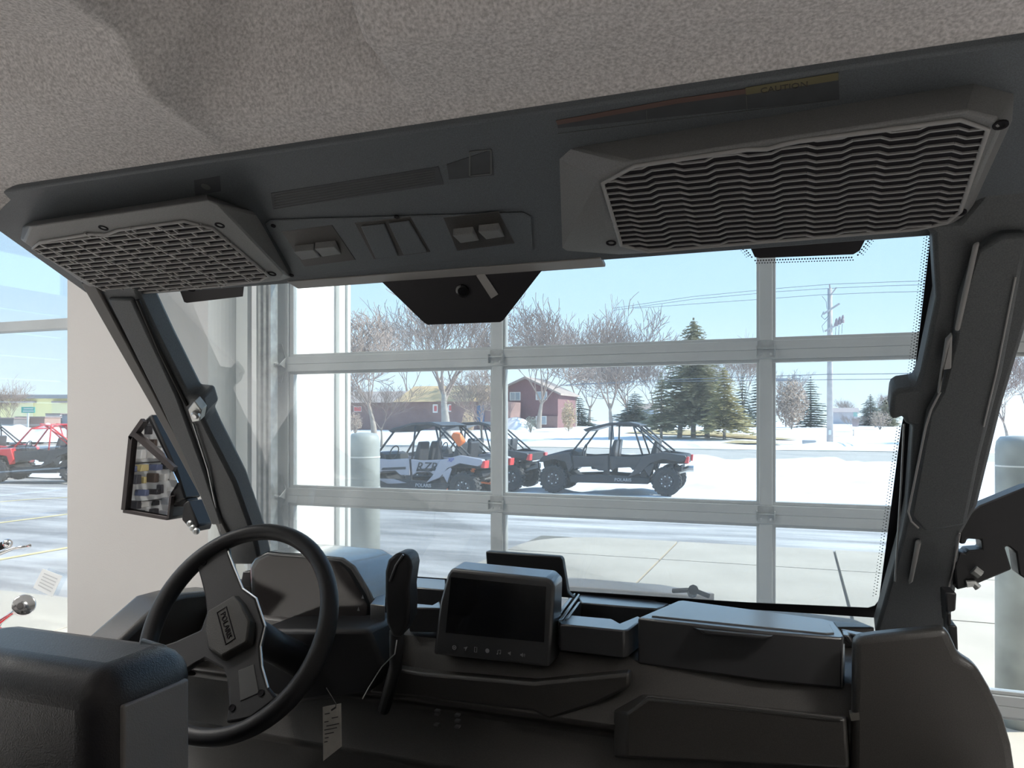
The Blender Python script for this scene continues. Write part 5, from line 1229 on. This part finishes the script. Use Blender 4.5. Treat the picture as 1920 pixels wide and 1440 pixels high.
cbox(-160, 745, 330, 806, TB, 20, 'wall', M['yellow_wall'], yb)
cbox(-162, 740, 332, 747, TB - 0.6, 21, 'roof_edge', mat('roof_grey', (0.35, 0.35, 0.36), 0.6), yb)
for a, b in ((20, 62), (97, 140), (-60, -20)):
    cbox(a, 753, b, 806, TB - 0.15, 0.2, 'overhead_door', M['yellow_door'], yb)
    cbox(a - 1, 752, b + 3, 755, TB - 0.4, 0.4, 'door_canopy', M['insul'], yb)
sg = thing('road_sign', lp(52, 812, 55), 'green road sign on a pale post in front of the yellow building', 'sign')
cbox(40, 763, 65, 774, 55, 0.06, 'sign_board', mat('sign_green', (0.10, 0.45, 0.38), 0.5), sg)
cbox(50.5, 774, 53, 841, 55.02, 0.08, 'post', M['house_trim'], sg)
_c = lp(52, 766.5, 54.96)
for yy, ww in ((766.3, 18), (770.8, 20)):
    c_ = lp(53, yy, 54.97)
    cbox(53 - ww / 2, yy - 0.9, 53 + ww / 2, yy + 0.9, 54.96, 0.02, 'sign_line', M['house_trim'], sg)
def trailer(px0, py0, px1, py1, t, m, lab):
    q0 = lp((px0 + px1) / 2, py1, t); zg = gh(q0.y); yb_ = HZ + (CAMZ - zg - 0.45) * F / t
    r = thing('trailer', (q0.x, q0.y, zg), lab, 'trailer', 'trailers by the yellow building')
    cbox(px0, py0, px1, yb_, t, 2.2, 'box', m, r, 0.05)
    cbox(px0, py0 - 1, px1, py0 + 1, t - 0.1, 2.4, 'roof', M['insul'], r)
    for k in (0.3, 0.7):
        c = lp(px0 + (px1 - px0) * k, py1, t - 0.1); c.z = zg + 0.33
        MB().lathe([(0.32, -0.1), (0.32, 0.1)], c, diry, 14).build('wheel', M['tyre'], r)
trailer(85, 776, 113, 789, 66, M['rim_snow'], 'white and dark camper trailer by the wall edge')
trailer(-30, 784, 26, 798, 60, mat('trailer_dark', (0.20, 0.20, 0.22), 0.6), 'low dark trailer at the picture edge')
trailer(27, 782, 50, 797, 64, mat('trailer_grey', (0.45, 0.44, 0.45), 0.6), 'small grey trailer left of the sign post')
trailer(55, 782, 84, 798, 62, mat('trailer_brown', (0.40, 0.28, 0.25), 0.7), 'brown box trailer right of the sign post')
trailer(116, 777, 150, 790, 66, mat('trailer_blue', (0.40, 0.45, 0.52), 0.6), 'bluish trailer cut off by the wall edge')
sb = MB().grid(30, 12, lambda u, v: tuple(lp(-40 + 260 * u, 800, 40 + 10 * v) * 1.0 + V3((0, 0, -0.8 + (0.9 + 0.5 * mn.noise((u * 9, v * 3, 2))) * math.sin(math.pi * v)))))
tag(sb.build('snow_bank', M['snow'], smooth=True), 'ploughed snow bank behind the parked vehicles of the lot', 'snow', kind='stuff')

# ================================================================== INSIDE THE SHOWROOM
# ---- red motorcycle by the window, only its controls reach into view
M['bike_red'] = mat('bike_red', (0.60, 0.02, 0.03), 0.25, coat=0.6)
mcL = at(-40, 1190, t=3.0)
mc = thing('motorcycle', (mcL.x, mcL.y, 0), 'red motorcycle with chrome round mirrors in front of the shop window', 'motorcycle')
mp = at(45, 1135, t=3.0); r_ = 0.041
vd = (CAM - mp).normalized()
MB().lathe([(0.0, -0.03), (0.02, -0.028), (r_ * 0.85, -0.008), (r_, 0.0), (r_, 0.006), (r_ * 0.9, 0.008), (0.0, 0.008)], mp, (vd + V3((0.4, -0.2, 0.3))).normalized(), 28).build('mirror', M['chrome'], mc, smooth=True)
MB().tube([at(40, 1140, t=3.01), at(22, 1150, t=3.03), at(0, 1166, t=3.05), at(-14, 1190, t=3.05)], [0.007, 0.008, 0.010, 0.010], 10).build('mirror_stem', M['chrome'], mc, smooth=True)
MB().lathe([(0.012, -0.02), (0.014, 0), (0.012, 0.02)], at(38, 1136, t=2.99), vd, 14).build('mirror_joint', M['chrome'], mc)
MB().tube([at(-60, 1045, t=3.1), at(-20, 1032, t=3.1), at(12, 1020, t=3.1)], [0.015, 0.016, 0.014], 12).build('hand_grip', M['rubber'], mc, smooth=True)
MB().ball(at(14, 1019, t=3.1), 0.019, 14, 10).build('grip_end', M['chrome'], mc, smooth=True)
MB().tube([at(-60, 1058, t=3.08), at(-5, 1040, t=3.08), at(25, 1028, t=3.08), at(52, 1024, t=3.08)], [0.008, 0.007, 0.006, 0.005], 8).build('brake_lever', M['chrome'], mc, smooth=True)
MB().ball(at(55, 1023, t=3.08), 0.008, 10, 8).build('lever_tip', M['chrome'], mc)
MB().tube([at(-200, 1075, t=3.15), at(-60, 1047, t=3.1)], 0.011, 10).build('handlebar', M['chrome'], mc)
b0 = V3((mcL.x - 0.62, mcL.y - 0.25, 0))
MB().ball((b0.x, b0.y, 0.80), 0.22, 20, 14, (0.62, 1.5, 0.62)).build('fuel_tank', M['bike_red'], mc, smooth=True)
MB().ball(at(-14, 1196, t=3.0), 0.05, 16, 10, (1, 1, 0.9)).build('headlamp_cowl', M['bike_red'], mc, smooth=True)
for dy in (-0.72, 0.62):
    MB().lathe([(0.22, -0.05), (0.29, -0.06), (0.32, 0), (0.29, 0.06), (0.22, 0.05)], (b0.x, b0.y + dy, 0.32), (1, 0, 0), 28).build('wheel', M['rubber'], mc, smooth=True)
MB().box(b0.x - 0.12, b0.x + 0.12, b0.y - 0.55, b0.y + 0.3, 0.35, 0.66).build('engine', M['galv'], mc, bevel=0.03)
MB().box(b0.x - 0.14, b0.x + 0.14, b0.y - 0.85, b0.y - 0.2, 0.70, 0.80).build('saddle', M['vinyl'], mc, bevel=0.04)
for dx in (-0.07, 0.07): MB().tube([(b0.x + dx, b0.y + 0.62, 0.32), (b0.x + dx, b0.y + 0.34, 1.0)], 0.022, 10).build('fork', M['chrome'], mc)
# ---- notice taped to the shop window
nt_ = thing('notice_sheet', at(90, 1092, Y=2.955), 'tilted white notice sheet taped to the shop window', 'notice')
MB().prism([at(x, y, Y=2.955) for x, y in ((80, 1066), (117, 1080), (98, 1119), (62, 1102))], (0, 0.001, 0)).build('sheet', mat('notice_paper', (0.78, 0.80, 0.80), 0.7), nt_)
nl = MB()
for k in range(5):
    f = 0.2 + 0.15 * k
    a_ = (80 + (62 - 80) * f + 6, 1066 + (1102 - 1066) * f + 2); b_ = (117 + (98 - 117) * f - 6, 1080 + (1119 - 1080) * f - 2)
    nl.bar(at(*a_, Y=2.953), at(*b_, Y=2.953), 0.006, (0, 1, 0), 0.0006)
nl.build('print', mat('faint_print', (0.55, 0.57, 0.58), 0.8), nt_, kind='stuff')
# ---- merchandise wall that the wing mirror reflects
sw_ = thing('display_wall', (-8.9, -4.5, 0), 'white slatted display wall of the showroom', 'display wall')
for k in range(11):
    MB().box(-8.99, -8.93, -9.0, 0.0, 0.15 + 0.28 * k, 0.15 + 0.28 * k + 0.262).build('slat', M['trim_white'], sw_)
rn = random.Random(5)
cols = [(0.03, 0.03, 0.035), (0.05, 0.05, 0.06), (0.35, 0.04, 0.04), (0.25, 0.26, 0.28), (0.6, 0.6, 0.58), (0.10, 0.12, 0.2), (0.5, 0.42, 0.2), (0.08, 0.06, 0.05)]
mm = [mat('goods_%d' % i, c, 0.5) for i, c in enumerate(cols)]
ordn = ['first', 'second', 'third', 'fourth', 'fifth', 'sixth', 'seventh', 'eighth', 'ninth', 'tenth', 'eleventh', 'twelfth', 'thirteenth', 'fourteenth', 'fifteenth', 'sixteenth', 'seventeenth', 'eighteenth']
words_ = ['black', 'charcoal', 'red', 'grey', 'pale', 'navy', 'ochre', 'brown']
for r0 in range(10):
    y = -6.6; cnt = 0
    while y < -4.9:
        wd_, hh, dd_ = rn.uniform(0.05, 0.16), rn.uniform(0.07, 0.15), rn.uniform(0.05, 0.2)
        ci = rn.choice((0, 0, 0, 1, 1, 2, 3, 4, 4, 5, 6, 7) if r0 < 5 else (0, 1, 3, 3, 4, 4, 4, 6, 7))
        o = MB().hull([(-8.92 + (dd_ if i & 1 else 0), y + (wd_ if i & 2 else 0) * (0.8 if i & 4 else 1), 0.17 + 0.175 * r0 + (hh if i & 4 else 0)) for i in range(8)]).build('boxed_goods', mm[ci], bevel=0.01)
        tag(o, '%s boxed goods, %s in the %s row up of the display wall' % (words_[ci], ordn[cnt], ordn[r0]), 'goods', 'goods on the display wall')
        y += wd_ + rn.uniform(0.02, 0.16); cnt += 1
